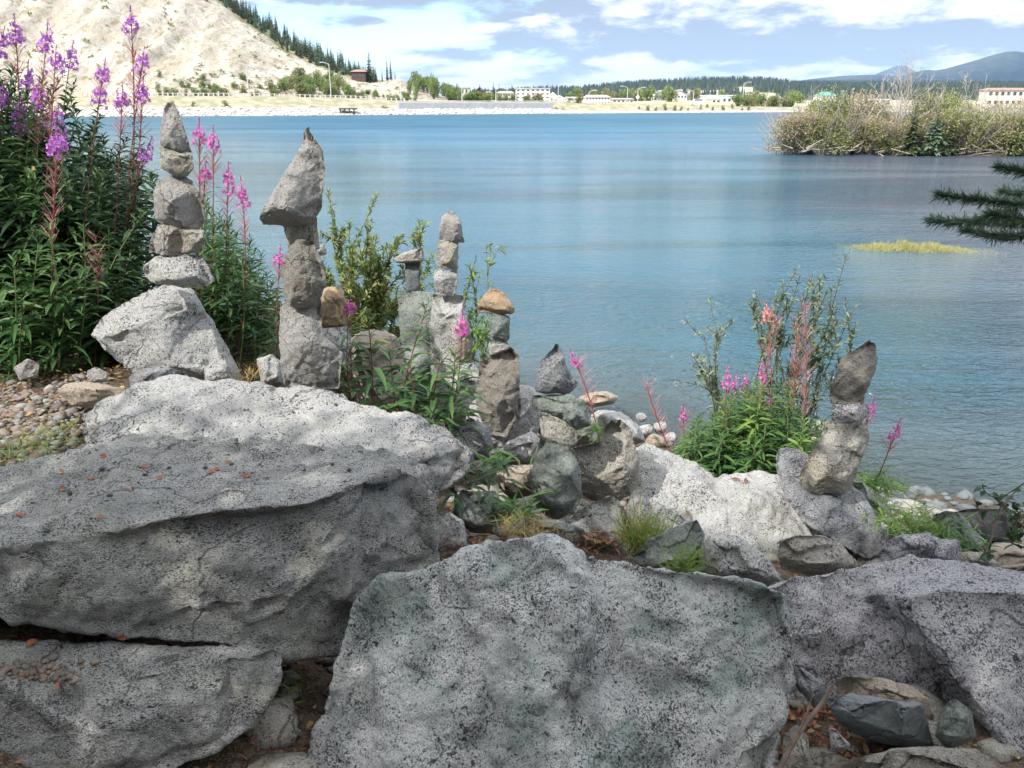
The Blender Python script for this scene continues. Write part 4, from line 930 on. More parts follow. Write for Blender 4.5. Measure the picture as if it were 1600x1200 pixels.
me = bpy.data.meshes.new('wooded_hill'); n = len(cols)
me.from_pydata([hill_pt(x, t) if t <= 1 else hill_pt(x, 1) + Vector((0, 900 * (t - 1), -20 * (t - 1))) for t in ts for x in cols], [], [(j * n + i, j * n + i + 1, (j + 1) * n + i + 1, (j + 1) * n + i) for j in range(len(ts) - 1) for i in range(n - 1)])
me.materials.append(M['hill_ground']); me.materials.append(M['hill_clay']); 
o = bpy.data.objects.new('hill', me); C.objects.link(o); tag(o, kind='structure')
CL = [(930, .45, 45, .16), (1000, .5, 30, .12), (1062, .42, 26, .16), (1040, .3, 40, .1), (1110, .35, 28, .2), (1160, .42, 18, .2), (1190, .15, 30, .12)]
def clay(x, t):
    v = min(((x - a) / w_) ** 2 + ((t - b_) / h_) ** 2 for a, b_, w_, h_ in CL)
    return v + .7 * mnoise.noise(Vector((x / 14, t * 9, 0))) < 1
for pi, pol in enumerate(me.polygons):
    j, i = divmod(pi, n - 1); pol.material_index = 1 if clay(cols[i] + 6, ts[j] + .05) else 0
rg = np.random.default_rng(21); b = MB(); VV = []; FF = []; k = 0
for i in range(9000):
    x = rg.uniform(700, 1750); t = rg.uniform(.05, 1.0) if i % 4 else rg.uniform(.93, 1.02); t = min(t, 1)
    if clay(x, t) and t < .85: continue
    p = hill_pt(x, t); h = rg.uniform(8, 17) * (.8 if t > .9 else 1); r = h * .17; a = rg.uniform(0, 3)
    for z0, z1, q in ((0.05, .55, 1), (.35, .8, .7), (.6, 1, .45)):
        VV += [(p.x + math.cos(a + u * 1.5708) * r * q * rg.uniform(.7, 1.2), p.y + math.sin(a + u * 1.5708) * r * q, p.z + h * z0) for u in range(4)] + [(p.x, p.y, p.z + h * z1)]
        FF += [(k, k + 1, k + 4), (k + 1, k + 2, k + 4), (k + 2, k + 3, k + 4), (k + 3, k, k + 4)]; k += 5
b.add(VV, FF); tag(b.build('distant_forest', M['hill_forest']), 'dark conifer forest covering the long low hill', 'forest', kind='stuff')
m, T = newmat('mountain_rock')
P = T.n('ShaderNodeTexCoord').outputs['Object']; zz = T.n('ShaderNodeSeparateXYZ', {0: P}).outputs[2]
c = T.mix(T.rng(T.m('ADD', T.noise(P, .0012, 7, .65), T.m('MULTIPLY', zz, .00045)), .55, .75), (.018, .03, .032), (.07, .085, .065))
finish(T, c, .95); M['mountain_rock'] = m
def range_(name, Y0, tb, seed, dep, ft=126):
    f = tab(tb); cols = np.arange(tb[0][0], tb[-1][0] + 1, 3.0); n = len(cols); V = []; K = 26
    for j in range(K + 1):
        t = j / K
        for x in cols:
            yp = ft + (f(x) - ft) * min(1, t * 1.3) ** 1.1 if t < .77 else f(x)
            Y = Y0 - dep + dep * t; p = W(x, yp, Y)
            rgd = abs(mnoise.noise(Vector((p.x / (dep * .22), p.y / (dep * .5), seed)))) + .5 * abs(mnoise.noise(Vector((p.x / (dep * .09), p.y / (dep * .2), seed))))
            p.z -= rgd * 330 * (Y0 / 7000) * math.sin(math.pi * min(1, t * 1.3)) * max(.05, (126 - f(x)) / 45)
            if j == 0: p.z = -5
            V.append(p)
    for x in cols: q = W(x, f(x), Y0); V.append(Vector((q.x, q.y + dep, 0)))
    me = bpy.data.meshes.new(name); me.from_pydata(V, [], [(j * n + i, j * n + i + 1, (j + 1) * n + i + 1, (j + 1) * n + i) for j in range(K + 1) for i in range(n - 1)])
    me.materials.append(M['mountain_rock']); me.polygons.foreach_set('use_smooth', [True] * len(me.polygons))
    o = bpy.data.objects.new(name, me); C.objects.link(o); tag(o, kind='structure')
range_('mountain', 7000, [(1240, 127), (1275, 122.5), (1310, 119), (1345, 117), (1380, 116.5), (1405, 119), (1425, 114), (1445, 109), (1462, 110), (1480, 107), (1500, 101), (1525, 94), (1550, 86), (1572, 81), (1588, 80), (1610, 83), (1660, 92), (1800, 110), (1950, 122)], 2, 2800)
range_('far_peak', 12000, [(1355, 125), (1372, 114), (1388, 108), (1402, 102.5), (1413, 102.5), (1422, 107), (1434, 113), (1460, 125)], 7, 2000, 124)

# ------------------------------------------------------------------ the wooded island at right
plain('island_soil', (.20, .16, .12), .95, 2, (.12, .10, .07))
def isl(X, Y):
    x0 = W(1225, 245, 55).x; e = (X - x0) / 3
    a = min(1, max(0, e)); d = abs(Y - 61) / (9.0 * (0.25 + .75 * min(1, max(0, (X - x0) / 12))))
    return -.4 + .95 * max(0, 1 - d ** 2.4) * a ** .5 + .08 * mnoise.noise(Vector((X, Y, 0)))
xs = np.linspace(W(1205, 245, 55).x, 75, 90).tolist(); ys = np.linspace(50, 72, 34).tolist()
grid_mesh('island', xs, ys, isl, M['island_soil'])
IS = [shrub_proto('willow_shrub', 60 + i, mt, 3200, .048, (.5, .5, .5), 60, '', 'shrub', 'pale_twigs', 12) for i, mt in enumerate(('island_leaves', 'island_green', 'island_olive'))]
rg = np.random.default_rng(31)
def island_x(x, Y): return W(x, 200, Y).x
ISH = [(1240, 205, 0, 'leftmost feathery shrub leaning over the island tip'), (1252, 178, 2, 'tan-green shrub just behind the island tip'), (1272, 158, 1, 'tallest yellow-green shrub near the island tip'), (1295, 152, 1, 'yellow-green shrub under the green-roofed building'), (1312, 168, 2, 'dense olive shrub in the left third of the island'), (1330, 150, 0, 'pale tan shrub with bare tips in the left third'),
       (1352, 165, 0, 'grey-tan twiggy shrub left of the bare grey tree'), (1375, 172, 1, 'low green shrub left of the bare grey tree foot'), (1395, 180, 0, 'tan shrub wrapped round the bare grey tree foot'), (1440, 150, 2, 'yellow-green crown above the island spruces'), (1455, 148, 1, 'light green shrub behind the middle island spruce'), (1480, 155, 1, 'light green shrub right above the dark island spruces'),
       (1500, 170, 0, 'grey twiggy shrub right of the dark island spruces'), (1520, 172, 2, 'olive shrub in the right third of the island'), (1540, 175, 1, 'rounded green shrub near the rust-coloured bush'), (1565, 165, 0, 'tall tan shrub near the right edge of the island'), (1600, 160, 0, 'tan shrub cut by the right edge'), (1640, 170, 1, 'green shrub just beyond the right edge'), (1300, 190, 0, 'low tan shrub at the island waterline'), (1510, 200, 2, 'low olive shrub at the right waterline')]
for i, (x, yt, k, lab) in enumerate(ISH):
    Y = 57 + rg.uniform(0, 5) if yt < 185 else 55.5; h = (zpx(x, yt, Y) - .2) * 1.24
    place(IS[k], (island_x(x, Y), Y, .05), h, lab, 'shrubs on the island', rg, 1.0 if yt > 185 else .85)
for i in range(22):
    x = 1235 + i * 18 + rg.uniform(-6, 6); Y = 54.6 + rg.uniform(0, 1.5)
    place(IS[(0, 2, 0, 1)[i % 4]], (island_x(x, Y), Y, -.05), rg.uniform(1.8, 3.4), ('low scrubby bush fringing the island waterline ' + ('at the island tip' if i < 3 else 'in the left third' if i < 8 else 'below the bare grey tree' if i < 11 else 'by the dark spruces' if i < 15 else 'in the right third')), 'low bushes fringing the island', rg, 1.2)
for x, yt, w_, lab in ((1427, 166, 1.9, 'left dark spruce on the island beside the bare tree'), (1463, 176, 2.3, 'broad middle dark spruce on the island'), (1487, 184, 2.0, 'right dark spruce of the island trio'), (1594, 186, 2.0, 'dark spruce at the right edge of the island')):
    Y = 53.6; place(protos_s[2 if x == 1463 else 1], (island_x(x, Y), Y, .05), zpx(x, yt, Y), lab, None, rg, w_)
def branchy(rg, base, h, n=5, spread=.5, lean=(0, 0), r=.04, depth=3):
    A, B, RR = [], [], []; tips = []
    def go(p, d, L, r_, lv):
        q = p
        for k in range(3):
            d2 = d + Vector(rg.normal(0, .13, 3)); d2.z += .08; d2.normalize(); q2 = q + d2 * (L / 3); A.append(tuple(q)); B.append(tuple(q2)); RR.append(r_ * (1 - .2 * k)); q = q2; d = d2
            if lv > 0 and k > 0:
                for _ in range(rg.integers(1, 3)):
                    dd = (d + Vector(rg.normal(0, spread, 3))).normalized(); go(q, dd, L * rg.uniform(.4, .65), r_ * .55, lv - 1)
        tips.append((tuple(q), tuple(d)))
    for i in range(n):
        dd = Vector((rg.normal(lean[0], spread * .5), rg.normal(lean[1], spread * .5), 1)).normalized(); go(Vector(base) + Vector(rg.normal(0, .03, 3)), dd, h * rg.uniform(.6, .8), r, depth)
    return A, B, RR, tips
def bare_tree(x, yt, Y, label, n, lean=0, mat='pale_twigs', spread=.35):
    h = zpx(x, yt, Y); base = Vector((island_x(x, Y), Y, 0)); t = thing('bare_tree', label, 'tree', base)
    A, B, RR, tips = branchy(rg, base, h * .93, n, spread, (lean, 0), .045, 3)
    k = [i for i in range(len(A)) if RR[i] > .02]; l = [i for i in range(len(A)) if RR[i] <= .02]
    b = MB(); b.rods([A[i] for i in k], [B[i] for i in k], [RR[i] for i in k], [RR[i] * .8 for i in k]); b.build('trunk', M[mat], t)
    b = MB(); b.rods([A[i] for i in l], [B[i] for i in l], [max(.012, RR[i]) for i in l], .008); b.build('branches', M[mat], t)
bare_tree(1404, 124, 56, 'bare grey many-stemmed tree in the middle of the island', 6)
bare_tree(1385, 128, 57.5, 'thin bare tree just left of the many-stemmed bare tree', 4)
bare_tree(1270, 140, 56.5, 'bare leaning stem rising from the left island shrubs', 2, -.3)
bare_tree(1425, 138, 58, 'thin bare tree behind the left island spruce', 3)
bare_tree(1535, 150, 57, 'pale bare stems right of the island spruces', 4, .15)
bare_tree(1565, 168, 55.5, 'whitish dead tree leaning right near the right edge', 3, .7)
bare_tree(1508, 140, 58, 'slim bare tree rising behind the right island shrubs', 3, .1)
# dead roots at the waterline
for i, (x, lab) in enumerate(((1240, 'dead branches trailing in the water at the island tip'), (1335, 'tangle of pale roots at the middle left waterline'), (1410, 'pale root tangle under the bare grey tree'), (1500, 'driftwood tangle right of the island spruces'), (1550, 'long pale driftwood heap at the right waterline'))):
    base = Vector((island_x(x, 53.8), 53.8, .15)); t = MB(); A = []; B = []
    for k in range(16):
        a = base + Vector((rg.normal(0, 1.3), rg.uniform(-.3, .8), rg.uniform(0, .3))); d = Vector((rg.normal(0, 1), -abs(rg.normal(0, .5)), rg.normal(.1, .35))) ; A.append(tuple(a)); B.append(tuple(a + d * rg.uniform(.4, 1.1)))
    t.rods(A, B, .045, .02); tag(t.build('driftwood', M['pale_twigs'], origin=tuple(base)), lab, 'driftwood')
b = MB(); n = 26; # rust-coloured bush
place(shrub_proto('rusty_shrub', 77, 'dry_leaves', 1500, .06, (.5, .5, .5), 30, '', 'shrub', 'pale_twigs'), (island_x(1574, 55), 55, .05), 2.2, 'rust-brown withered bush near the right edge of the island', None, rg)

# grass growing out of the water
leafmat('water_grass', (.30, .31, .10), (.52, .46, .24), .4)
b = MB(); rg = np.random.default_rng(9); n = 5200
cx0, cx1 = W(1325, 385, 18.5).x, W(1560, 385, 18.5).x
u = rg.beta(1.6, 1.9, n); X = cx0 + (cx1 - cx0) * u; Yy = 18.7 + rg.normal(0, .22, n) - (u - .5) * .5
cl = np.array([.55 + .9 * abs(mnoise.noise(Vector((q * 1.7, 0, 0)))) + .4 * mnoise.noise(Vector((q * 6, 3, 0))) for q in X])
hh = cl * (.08 + .22 * np.sin(np.pi * np.clip(u * 1.1, 0, 1)) ** 1) * rg.uniform(.3, 1.25, n)
b.leaves(np.stack([X, Yy, np.full(n, -.03)], 1), np.stack([rg.normal(.25, .4, n), rg.normal(0, .3, n), np.ones(n)], 1), hh, .012, .25, rg)
tag(b.build('water_grass', M['water_grass']), 'yellow-green grass patch growing out of the shallow river', 'grass', kind='stuff')
# ------------------------------------------------------------------ near plants
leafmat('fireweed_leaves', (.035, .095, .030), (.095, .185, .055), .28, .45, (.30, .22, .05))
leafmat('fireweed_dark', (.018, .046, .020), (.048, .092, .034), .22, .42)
leafmat('fireweed_bright', (.09, .19, .035), (.20, .31, .07), .35, .5)
leafmat('willow_leaves', (.14, .21, .075), (.30, .34, .12), .3, .5, (.40, .27, .10))
leafmat('willow_greygreen', (.13, .19, .12), (.27, .31, .20), .3)
leafmat('petals', (.42, .12, .50), (.68, .33, .74), .35, .6)
leafmat('petals_pink', (.56, .12, .44), (.76, .30, .60), .35, .6)
leafmat('petals_faded', (.75, .30, .28), (.85, .45, .35), .35, .6)
leafmat('seed_pods', (.38, .13, .15), (.58, .28, .28), .1, .6)
leafmat('grass_green', (.10, .19, .03), (.24, .33, .06), .3)
leafmat('grass_dry', (.30, .22, .08), (.48, .36, .16), .3)
leafmat('litter', (.10, .05, .03), (.30, .15, .08), .1, .8, (.50, .17, .06))
leafmat('orange_leaf', (.26, .09, .05), (.40, .16, .08), .15, .7)
plain('red_stem', (.22, .07, .05), .6); plain('green_stem', (.16, .19, .07), .6); plain('dry_stem', (.42, .35, .24), .8)

def onray(x, y, Y): return W(x, y, Y)
frg = np.random.default_rng(101)
def curve(base, top, bow, n=9):
    base = np.array(base); top = np.array(top); t = np.linspace(0, 1, n)[:, None]
    return base + (top - base) * t + np.array(bow)[None] * (np.sin(t * np.pi))
def fireweed(base, top, label, group=None, leafL=.11, nleaf=60, leafm='fireweed_leaves', flower=.0, pods=.0, fm='petals', stemm='red_stem', wid=.15, droop=.35, fr=.036, name='fireweed', leaf_from=.05, bow=None, fl_n=None):
    """tall stalk with spiral lance leaves, then seed pods, then a cone of four-petalled flowers and a budded tip"""
    rg = frg; base = np.array(base); top = np.array(top); H = float(np.linalg.norm(top - base))
    t = thing(name, label, 'plant', tuple(base), group)
    c = curve(base, top, bow if bow is not None else rg.normal(0, .03, 3) * H * [1, 1, 0]); 
    def at(u):
        u = np.clip(u, 0, 1) * (len(c) - 1); i = np.minimum(u.astype(int), len(c) - 2); f = (u - i)[:, None]; return c[i] * (1 - f) + c[i + 1] * f
    b = MB(); b.tube(c.tolist(), list(np.linspace(.0045, .0018, len(c))), 5); b.build('stem', M[stemm], t)
    bud = .05 / max(H, .3) if flower else 0.0
    if flower and H > .9: flower = min(flower, .10 / H) if flower > .1 else min(flower, .07 / H)
    leaf_top = 1 - flower - pods - bud
    u = np.linspace(leaf_from, leaf_top, nleaf) ** .95; a = np.arange(nleaf) * 2.4 + rg.uniform(0, 6) + rg.normal(0, .2, nleaf)
    upl = .45 + .9 * (u > leaf_top - .12) * (flower == 0)
    D = np.stack([np.cos(a), np.sin(a), upl + rg.normal(0, .22, nleaf)], 1)
    size = leafL * np.clip(np.sin(np.pi * (.18 + .72 * u / max(leaf_top, .01))), .35, 1) * rg.uniform(.75, 1.15, nleaf)
    b = MB(); b.leaves(at(u), D, size, size * wid, droop, rg); b.build('leaves', M[leafm], t)
    if pods:
        n = int(18 + 80 * pods * H / .5); u = rg.uniform(leaf_top, 1 - flower - bud, n); a = rg.uniform(0, 6.3, n); P_ = at(u)
        L = .068 * rg.uniform(.6, 1.2, n)[:, None]; D = np.stack([np.cos(a), np.sin(a), rg.uniform(.7, 1.6, n)], 1); D /= np.linalg.norm(D, axis=1)[:, None]
        b = MB(); b.rods(P_, P_ + D * L, .0012, .0008); b.build('seed_pods', M['seed_pods'], t)
    if flower:
        n = fl_n or int(18 + 170 * flower * H); u = rg.uniform(1 - flower - bud, 1 - bud, n); a = rg.uniform(0, 6.3, n); P_ = at(u)
        k = (1 - (u - (1 - flower - bud)) / (flower + 1e-6)) * .6 + .45
        D = np.stack([np.cos(a), np.sin(a), rg.normal(.1, .25, n)], 1); D /= np.linalg.norm(D, axis=1)[:, None]
        F_ = P_ + D * (fr * k * rg.uniform(.8, 1.2, n))[:, None]
        b = MB(); b.rods(P_, F_, .0011, .0009)
        S = np.cross(D, [0, 0, 1.]); S /= np.linalg.norm(S, axis=1)[:, None] + 1e-9; N = np.cross(S, D)
        for q in range(4):
            ang = math.pi / 4 + q * math.pi / 2 + rg.normal(0, .2, n)
            d = S * np.cos(ang)[:, None] + N * np.sin(ang)[:, None] + D * .35
            b.leaves(F_, d, .013 * rg.uniform(.8, 1.2, n) * (fr / .035) ** .5, .010 * (fr / .035) ** .5, .1, rg, up=D)
        m_ = 14; u = rg.uniform(1 - bud, 1, m_); a = rg.uniform(0, 6.3, m_); P_ = at(u); d = np.stack([np.cos(a), np.sin(a), rg.uniform(-.6, .6, m_)], 1)
        fs_ = b.build('flower_spike', M[fm], t); b = MB(); b.leaves(P_, d, .016, .006, .5, rg); b.build('buds', M[fm], fs_)
    return t
def ground_at(x, Y, hint=600):
    X = W(x, hint, Y).x; return (X, Y, gz(X, Y) - .02)

# --- dense dark thicket of fireweed at the left
sil = tab([(-300, 90), (0, 95), (60, 90), (100, 120), (140, 150), (175, 190), (215, 225), (245, 270), (265, 340)])
GT = 'fireweed stalks of the dark left thicket'
for i in range(175):
    Y = frg.uniform(3.75, 5.4); x = frg.uniform(-290, 255 - 10 * (Y - 3.7))
    yt = sil(x) + abs(frg.normal(0, 60)) + (frg.uniform(60, 260) if Y < 4.3 else 0)
    bx = x - frg.uniform(0, 50); g = ground_at(bx, Y); tp = onray(x, yt, Y + frg.uniform(-.15, .1))
    if tp.z < g[2] + .25: continue
    H = tp.z - g[2]
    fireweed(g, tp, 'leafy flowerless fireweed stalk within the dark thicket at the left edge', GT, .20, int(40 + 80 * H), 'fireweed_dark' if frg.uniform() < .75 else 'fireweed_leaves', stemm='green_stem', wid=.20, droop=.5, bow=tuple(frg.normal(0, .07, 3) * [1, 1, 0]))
FL = [(8, 40, .35, 0, 'broad violet flower head in the top left corner'), (22, 20, .2, .15, 'violet flower spike touching the top edge at far left'), (45, 92, .12, 0, 'violet flower head just below the top left corner'), (75, 30, .1, .4, 'tall reddish seed-pod stalk with few flowers near the top left'), (88, 70, .07, .35, 'podded stalk with small violet tip near the top left'), (115, 62, .14, 0, 'violet flower head in front of the pale cliff'),
      (8, 120, .12, 0, 'violet flower head at the left edge mid height'), (62, 118, .14, 0, 'violet flower cluster above the dark leaves, right of the edge one'), (35, 150, .16, 0, 'ragged violet flower cluster low in the top of the thicket'), (92, 160, .09, 0, 'small violet flower head inside the dark leaves'), (97, 190, .09, 0, 'small violet flower head lower inside the dark leaves'), (40, 172, .06, 0, 'tiny violet flower in the dark leaves at left'),
      (204, 8, .07, .38, 'tallest thin fireweed stalk with violet tip before the cliff'), (226, 72, .08, .1, 'violet flower tip right of the tallest stalk, upper one'), (224, 118, .08, .2, 'violet flower tip right of the tallest stalk, lower one'), (165, 90, .07, .1, 'small violet flower tip left of the tallest stalk, upper one'), (160, 122, .07, 0, 'small violet flower tip left of the tallest stalk, lower one'), (192, 128, .05, .15, 'tiny violet tip below the tallest stalk'),
      (238, 212, .06, .15, 'faint violet flower beside the leftmost stone stack')]
for x, yt, f, pd, lab in FL:
    Y = frg.uniform(3.9, 4.4); g = ground_at(x - frg.uniform(5, 30), Y); tp = onray(x, yt, Y); H = tp.z - g[2]
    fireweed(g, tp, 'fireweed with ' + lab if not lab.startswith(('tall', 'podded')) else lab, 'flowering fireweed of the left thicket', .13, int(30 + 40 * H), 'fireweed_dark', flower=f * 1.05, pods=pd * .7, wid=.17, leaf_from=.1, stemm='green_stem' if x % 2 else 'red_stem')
Y = 3.55; fireweed(ground_at(88, Y), onray(92, 195, Y), 'near fireweed with vivid violet flower cone and long tan seed pods', None, .12, 50, 'fireweed_leaves', flower=.09, pods=.34, fr=.04, fl_n=50, bow=(-.02, 0, 0))
for i, (x, y, yb) in enumerate(((20, 400, 560), (60, 380, 560), (110, 395, 550), (150, 420, 530), (40, 450, 600), (100, 470, 560), (0, 480, 600), (205, 395, 470), (-60, 420, 600), (-120, 400, 620), (130, 350, 540), (170, 360, 500), (75, 350, 540))):
    Y = 3.45 + .05 * (i % 4) + (.35 if x > 140 else 0); g = ground_at(x - 10, Y); fireweed((g[0], g[1], g[2]), onray(x, y, Y), 'mid-green low fireweed ' + ('left of the near violet flower cone, at the left edge', 'just left under the near violet flower cone', 'just right under the near violet flower cone', 'above the grey rock half hidden by the thicket', 'shortest one over the dim brown rock', 'low one over the small grey stone', 'shortest one at the very left edge', 'leaning by the upper left of the tilted block', 'cut by the left edge of the view', 'mostly beyond the left edge of the view', 'taller one left of the red seed pods', 'taller one behind the red seed pods', 'tallest one directly beneath the violet flower cone')[i], 'low green fireweed before the left thicket', .17, 54, 'fireweed_leaves', stemm='green_stem', leaf_from=.02, wid=.17)
Y = 3.6; fireweed(ground_at(150, Y), onray(150, 370, Y), 'fireweed gone over with red seed pods left of the flared stone', None, .09, 18, 'fireweed_dark', pods=.4)
# --- plants right of the leftmost stack
GR = 'fireweed right of the leftmost stack'
for x, yt, f, pd, lab in ((311, 182, .10, .22, 'fireweed with upright magenta spike just right of the top shard'), (333, 195, .10, .1, 'fireweed with magenta spike second right of the top shard'), (357, 252, .13, .12, 'arching fireweed with wide magenta head between the two tall stacks'), (376, 275, .14, .18, 'arching fireweed drooping its magenta head toward the big-headed stack'), (438, 382, .06, .1, 'fireweed with small magenta tip left of the lumpy brown stone'), (322, 250, .05, .1, 'fireweed with low pinkish tip beside the blocky stone')):
    Y = 3.9; g = ground_at(x - 5, Y); fireweed(g, onray(x, yt, Y), lab, GR, .12, 40, 'fireweed_leaves', flower=f, pods=pd, fr=.03, wid=.15, fm='petals_pink')
for i in range(44):
    Y = frg.uniform(3.8, 4.9); x = frg.uniform(318, 436); yt = 300 + (x - 318) * .9 + abs(frg.normal(0, 55)); g = ground_at(x - 4, Y); tp = onray(x, yt, Y)
    if tp.z - g[2] < .2: continue
    fireweed(g, tp, 'leafy fireweed stalk between the leftmost stack and the big-headed stack', GR + ', leafy', .16, int(26 + 50 * (tp.z - g[2])), 'fireweed_leaves' if i % 3 else 'fireweed_dark', stemm='green_stem', wid=.14)
# --- fireweed in front of the slender stacks
NF = dict(leafL=.19, wid=.16, leafm='fireweed_leaves', droop=.45)
for (bx, by, x, yt, Y, n, f, pd, lab) in ((578, 645, 574, 488, 3.25, 40, 0, 0, 'red-stemmed fireweed with long drooping leaves right of the pillar stone'), (608, 665, 667, 478, 3.3, 46, 0, 0, 'red-stemmed fireweed leaning right before the broad grey slab'), (560, 640, 545, 500, 3.35, 30, 0, 0, 'short fireweed close to the pillar stone foot'),
                                      (650, 668, 640, 570, 3.2, 34, 0, 0, 'low leafy fireweed just above the white boulder'), (690, 672, 723, 482, 3.4, 50, .10, .2, 'fireweed with single pink flower head before the slender stack'), (700, 668, 712, 550, 3.3, 40, 0, 0, 'fireweed with drooping leaves beside the tall brown stone'), (670, 668, 688, 560, 3.25, 40, 0, 0, 'leafy fireweed in the middle of the green clump before the slabs'),
                                      (625, 660, 610, 560, 3.4, 34, 0, 0, 'leafy fireweed behind the left part of the green clump'), (548, 560, 546, 462, 4.0, 16, .06, .2, 'fireweed with tiny magenta tip by the orange-brown rock')):
    B = onray(bx, by, Y); fireweed((B.x, Y, B.z - .12), onray(x, yt, Y - .03), lab, 'fireweed before the slender stacks', nleaf=n, flower=f, pods=pd, leaf_from=.03, fm='petals_pink', fr=.028, fl_n=45 if f else None, **NF)
# --- single stalks around the stout stack
B = onray(940, 690, 3.9); fireweed((B.x, 3.9, B.z - .1), onray(890, 545, 3.9), 'leaning fireweed with pink tip right of the jagged triangular stone', None, .08, 16, 'fireweed_leaves', flower=.06, pods=.42, fm='petals_pink', fr=.022, fl_n=26, bow=(.03, 0, .0))
B = onray(1062, 700, 4.6); fireweed((B.x, 4.6, B.z - .15), onray(1010, 600, 4.6), 'pink seed-headed stalk leaning left over the shore stones', None, .06, 10, 'fireweed_leaves', flower=.0, pods=.8, bow=(-.02, 0, .02))
B = onray(1075, 705, 4.6); fireweed((B.x, 4.6, B.z - .1), onray(1068, 632, 4.6), 'short fireweed with small magenta flower left of the green bush', None, .06, 10, 'fireweed_leaves', flower=.12, pods=.4, fm='petals_pink', fr=.022, fl_n=24)
# young spiky tufts in the hollow
def tuft(x, y, Y, label, n=26, L=.13, m='fireweed_leaves', wid=.13, up=.8, group=None, name='leafy_tuft', spread=.02, droop=.35):
    B = onray(x, y, Y); t = MB(); rg = frg; a = rg.uniform(0, 6.3, n)
    P_ = np.array(B) + np.stack([rg.normal(0, spread, n), rg.normal(0, spread, n), rg.uniform(-.02, .04, n)], 1)
    t.leaves(P_, np.stack([np.cos(a), np.sin(a), np.full(n, up) + rg.normal(0, .3, n)], 1), L * rg.uniform(.6, 1.15, n), L * wid, droop, rg)
    o = t.build(name, M[m], origin=tuple(B)); tag(o, label, 'plant', group); return o
tuft(805, 812, 2.75, 'spiky pale green leaf tuft at the foot of the stout stack', 30, .17, 'fireweed_leaves', .12, .9, spread=.03)
tuft(775, 735, 2.95, 'spiky leaf tuft in front of the brown standing stone', 34, .15, 'fireweed_leaves', .12, .8, spread=.05)
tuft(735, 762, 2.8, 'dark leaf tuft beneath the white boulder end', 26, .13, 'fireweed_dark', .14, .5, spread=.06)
tuft(930, 672, 3.6, 'small yellow-green leaf tuft behind the brown speckled boulder', 18, .10, 'fireweed_bright', .15, .6, spread=.02, droop=.8)
tuft(712, 855, 2.45, 'sparse reddish seedling tuft in the hollow', 10, .06, 'litter', .12, .5)
tuft(40, 715, 2.55, 'green sprouting grass tuft at the left edge above the slab', 160, .09, 'grass_green', .03, 1.3, name='grass_tuft', spread=.09)
tuft(85, 690, 2.65, 'olive grass tuft right of the left edge tuft', 120, .08, 'grass_green', .03, 1.2, name='grass_tuft', spread=.06)
tuft(-40, 730, 2.5, 'grass tuft cut by the left edge', 120, .09, 'grass_green', .03, 1.2, name='grass_tuft', spread=.09)
tuft(835, 838, 2.6, 'brown dry grass tuft in front of the stout stack', 150, .085, 'grass_dry', .03, 1.0, name='grass_tuft', spread=.04)
tuft(795, 832, 2.62, 'yellowish dry grass tuft left of the stout stack foot', 130, .08, 'grass_dry', .03, 1.0, name='grass_tuft', spread=.035)
tuft(1005, 858, 2.7, 'tall wispy grass tuft left of the smooth greenish rock', 230, .19, 'grass_green', .02, 1.7, name='grass_tuft', spread=.045, droop=.25)
tuft(1000, 850, 2.72, 'dry straws among the wispy grass tuft', 90, .18, 'grass_dry', .02, 1.6, name='grass_tuft', spread=.045)
tuft(1070, 893, 2.38, 'short vivid green grass tuft before the smooth greenish rock', 210, .11, 'grass_green', .025, 1.5, name='grass_tuft', spread=.035)
tuft(1430, 828, 3.3, 'bright green feathery tuft right of the angular grey boulder', 420, .12, 'fireweed_bright', .06, .7, name='leafy_tuft', spread=.09)
tuft(1372, 765, 3.8, 'green feathery leaves behind the leaning stack foot', 260, .12, 'fireweed_bright', .06, .7, spread=.07)
tuft(1500, 855, 3.1, 'thin fern-like sprig over the grey-green rock', 40, .14, 'fireweed_leaves', .07, .5, spread=.05)
tuft(470, 1075, 1.75, 'small green sprigs in the dark gap between the big boulders', 50, .05, 'grass_green', .05, 1.1, name='grass_tuft', spread=.04)
tuft(395, 600, 3.6, 'dry and green grass at the foot of the pillar stone', 160, .12, 'grass_dry', .03, 1.2, name='grass_tuft', spread=.08)
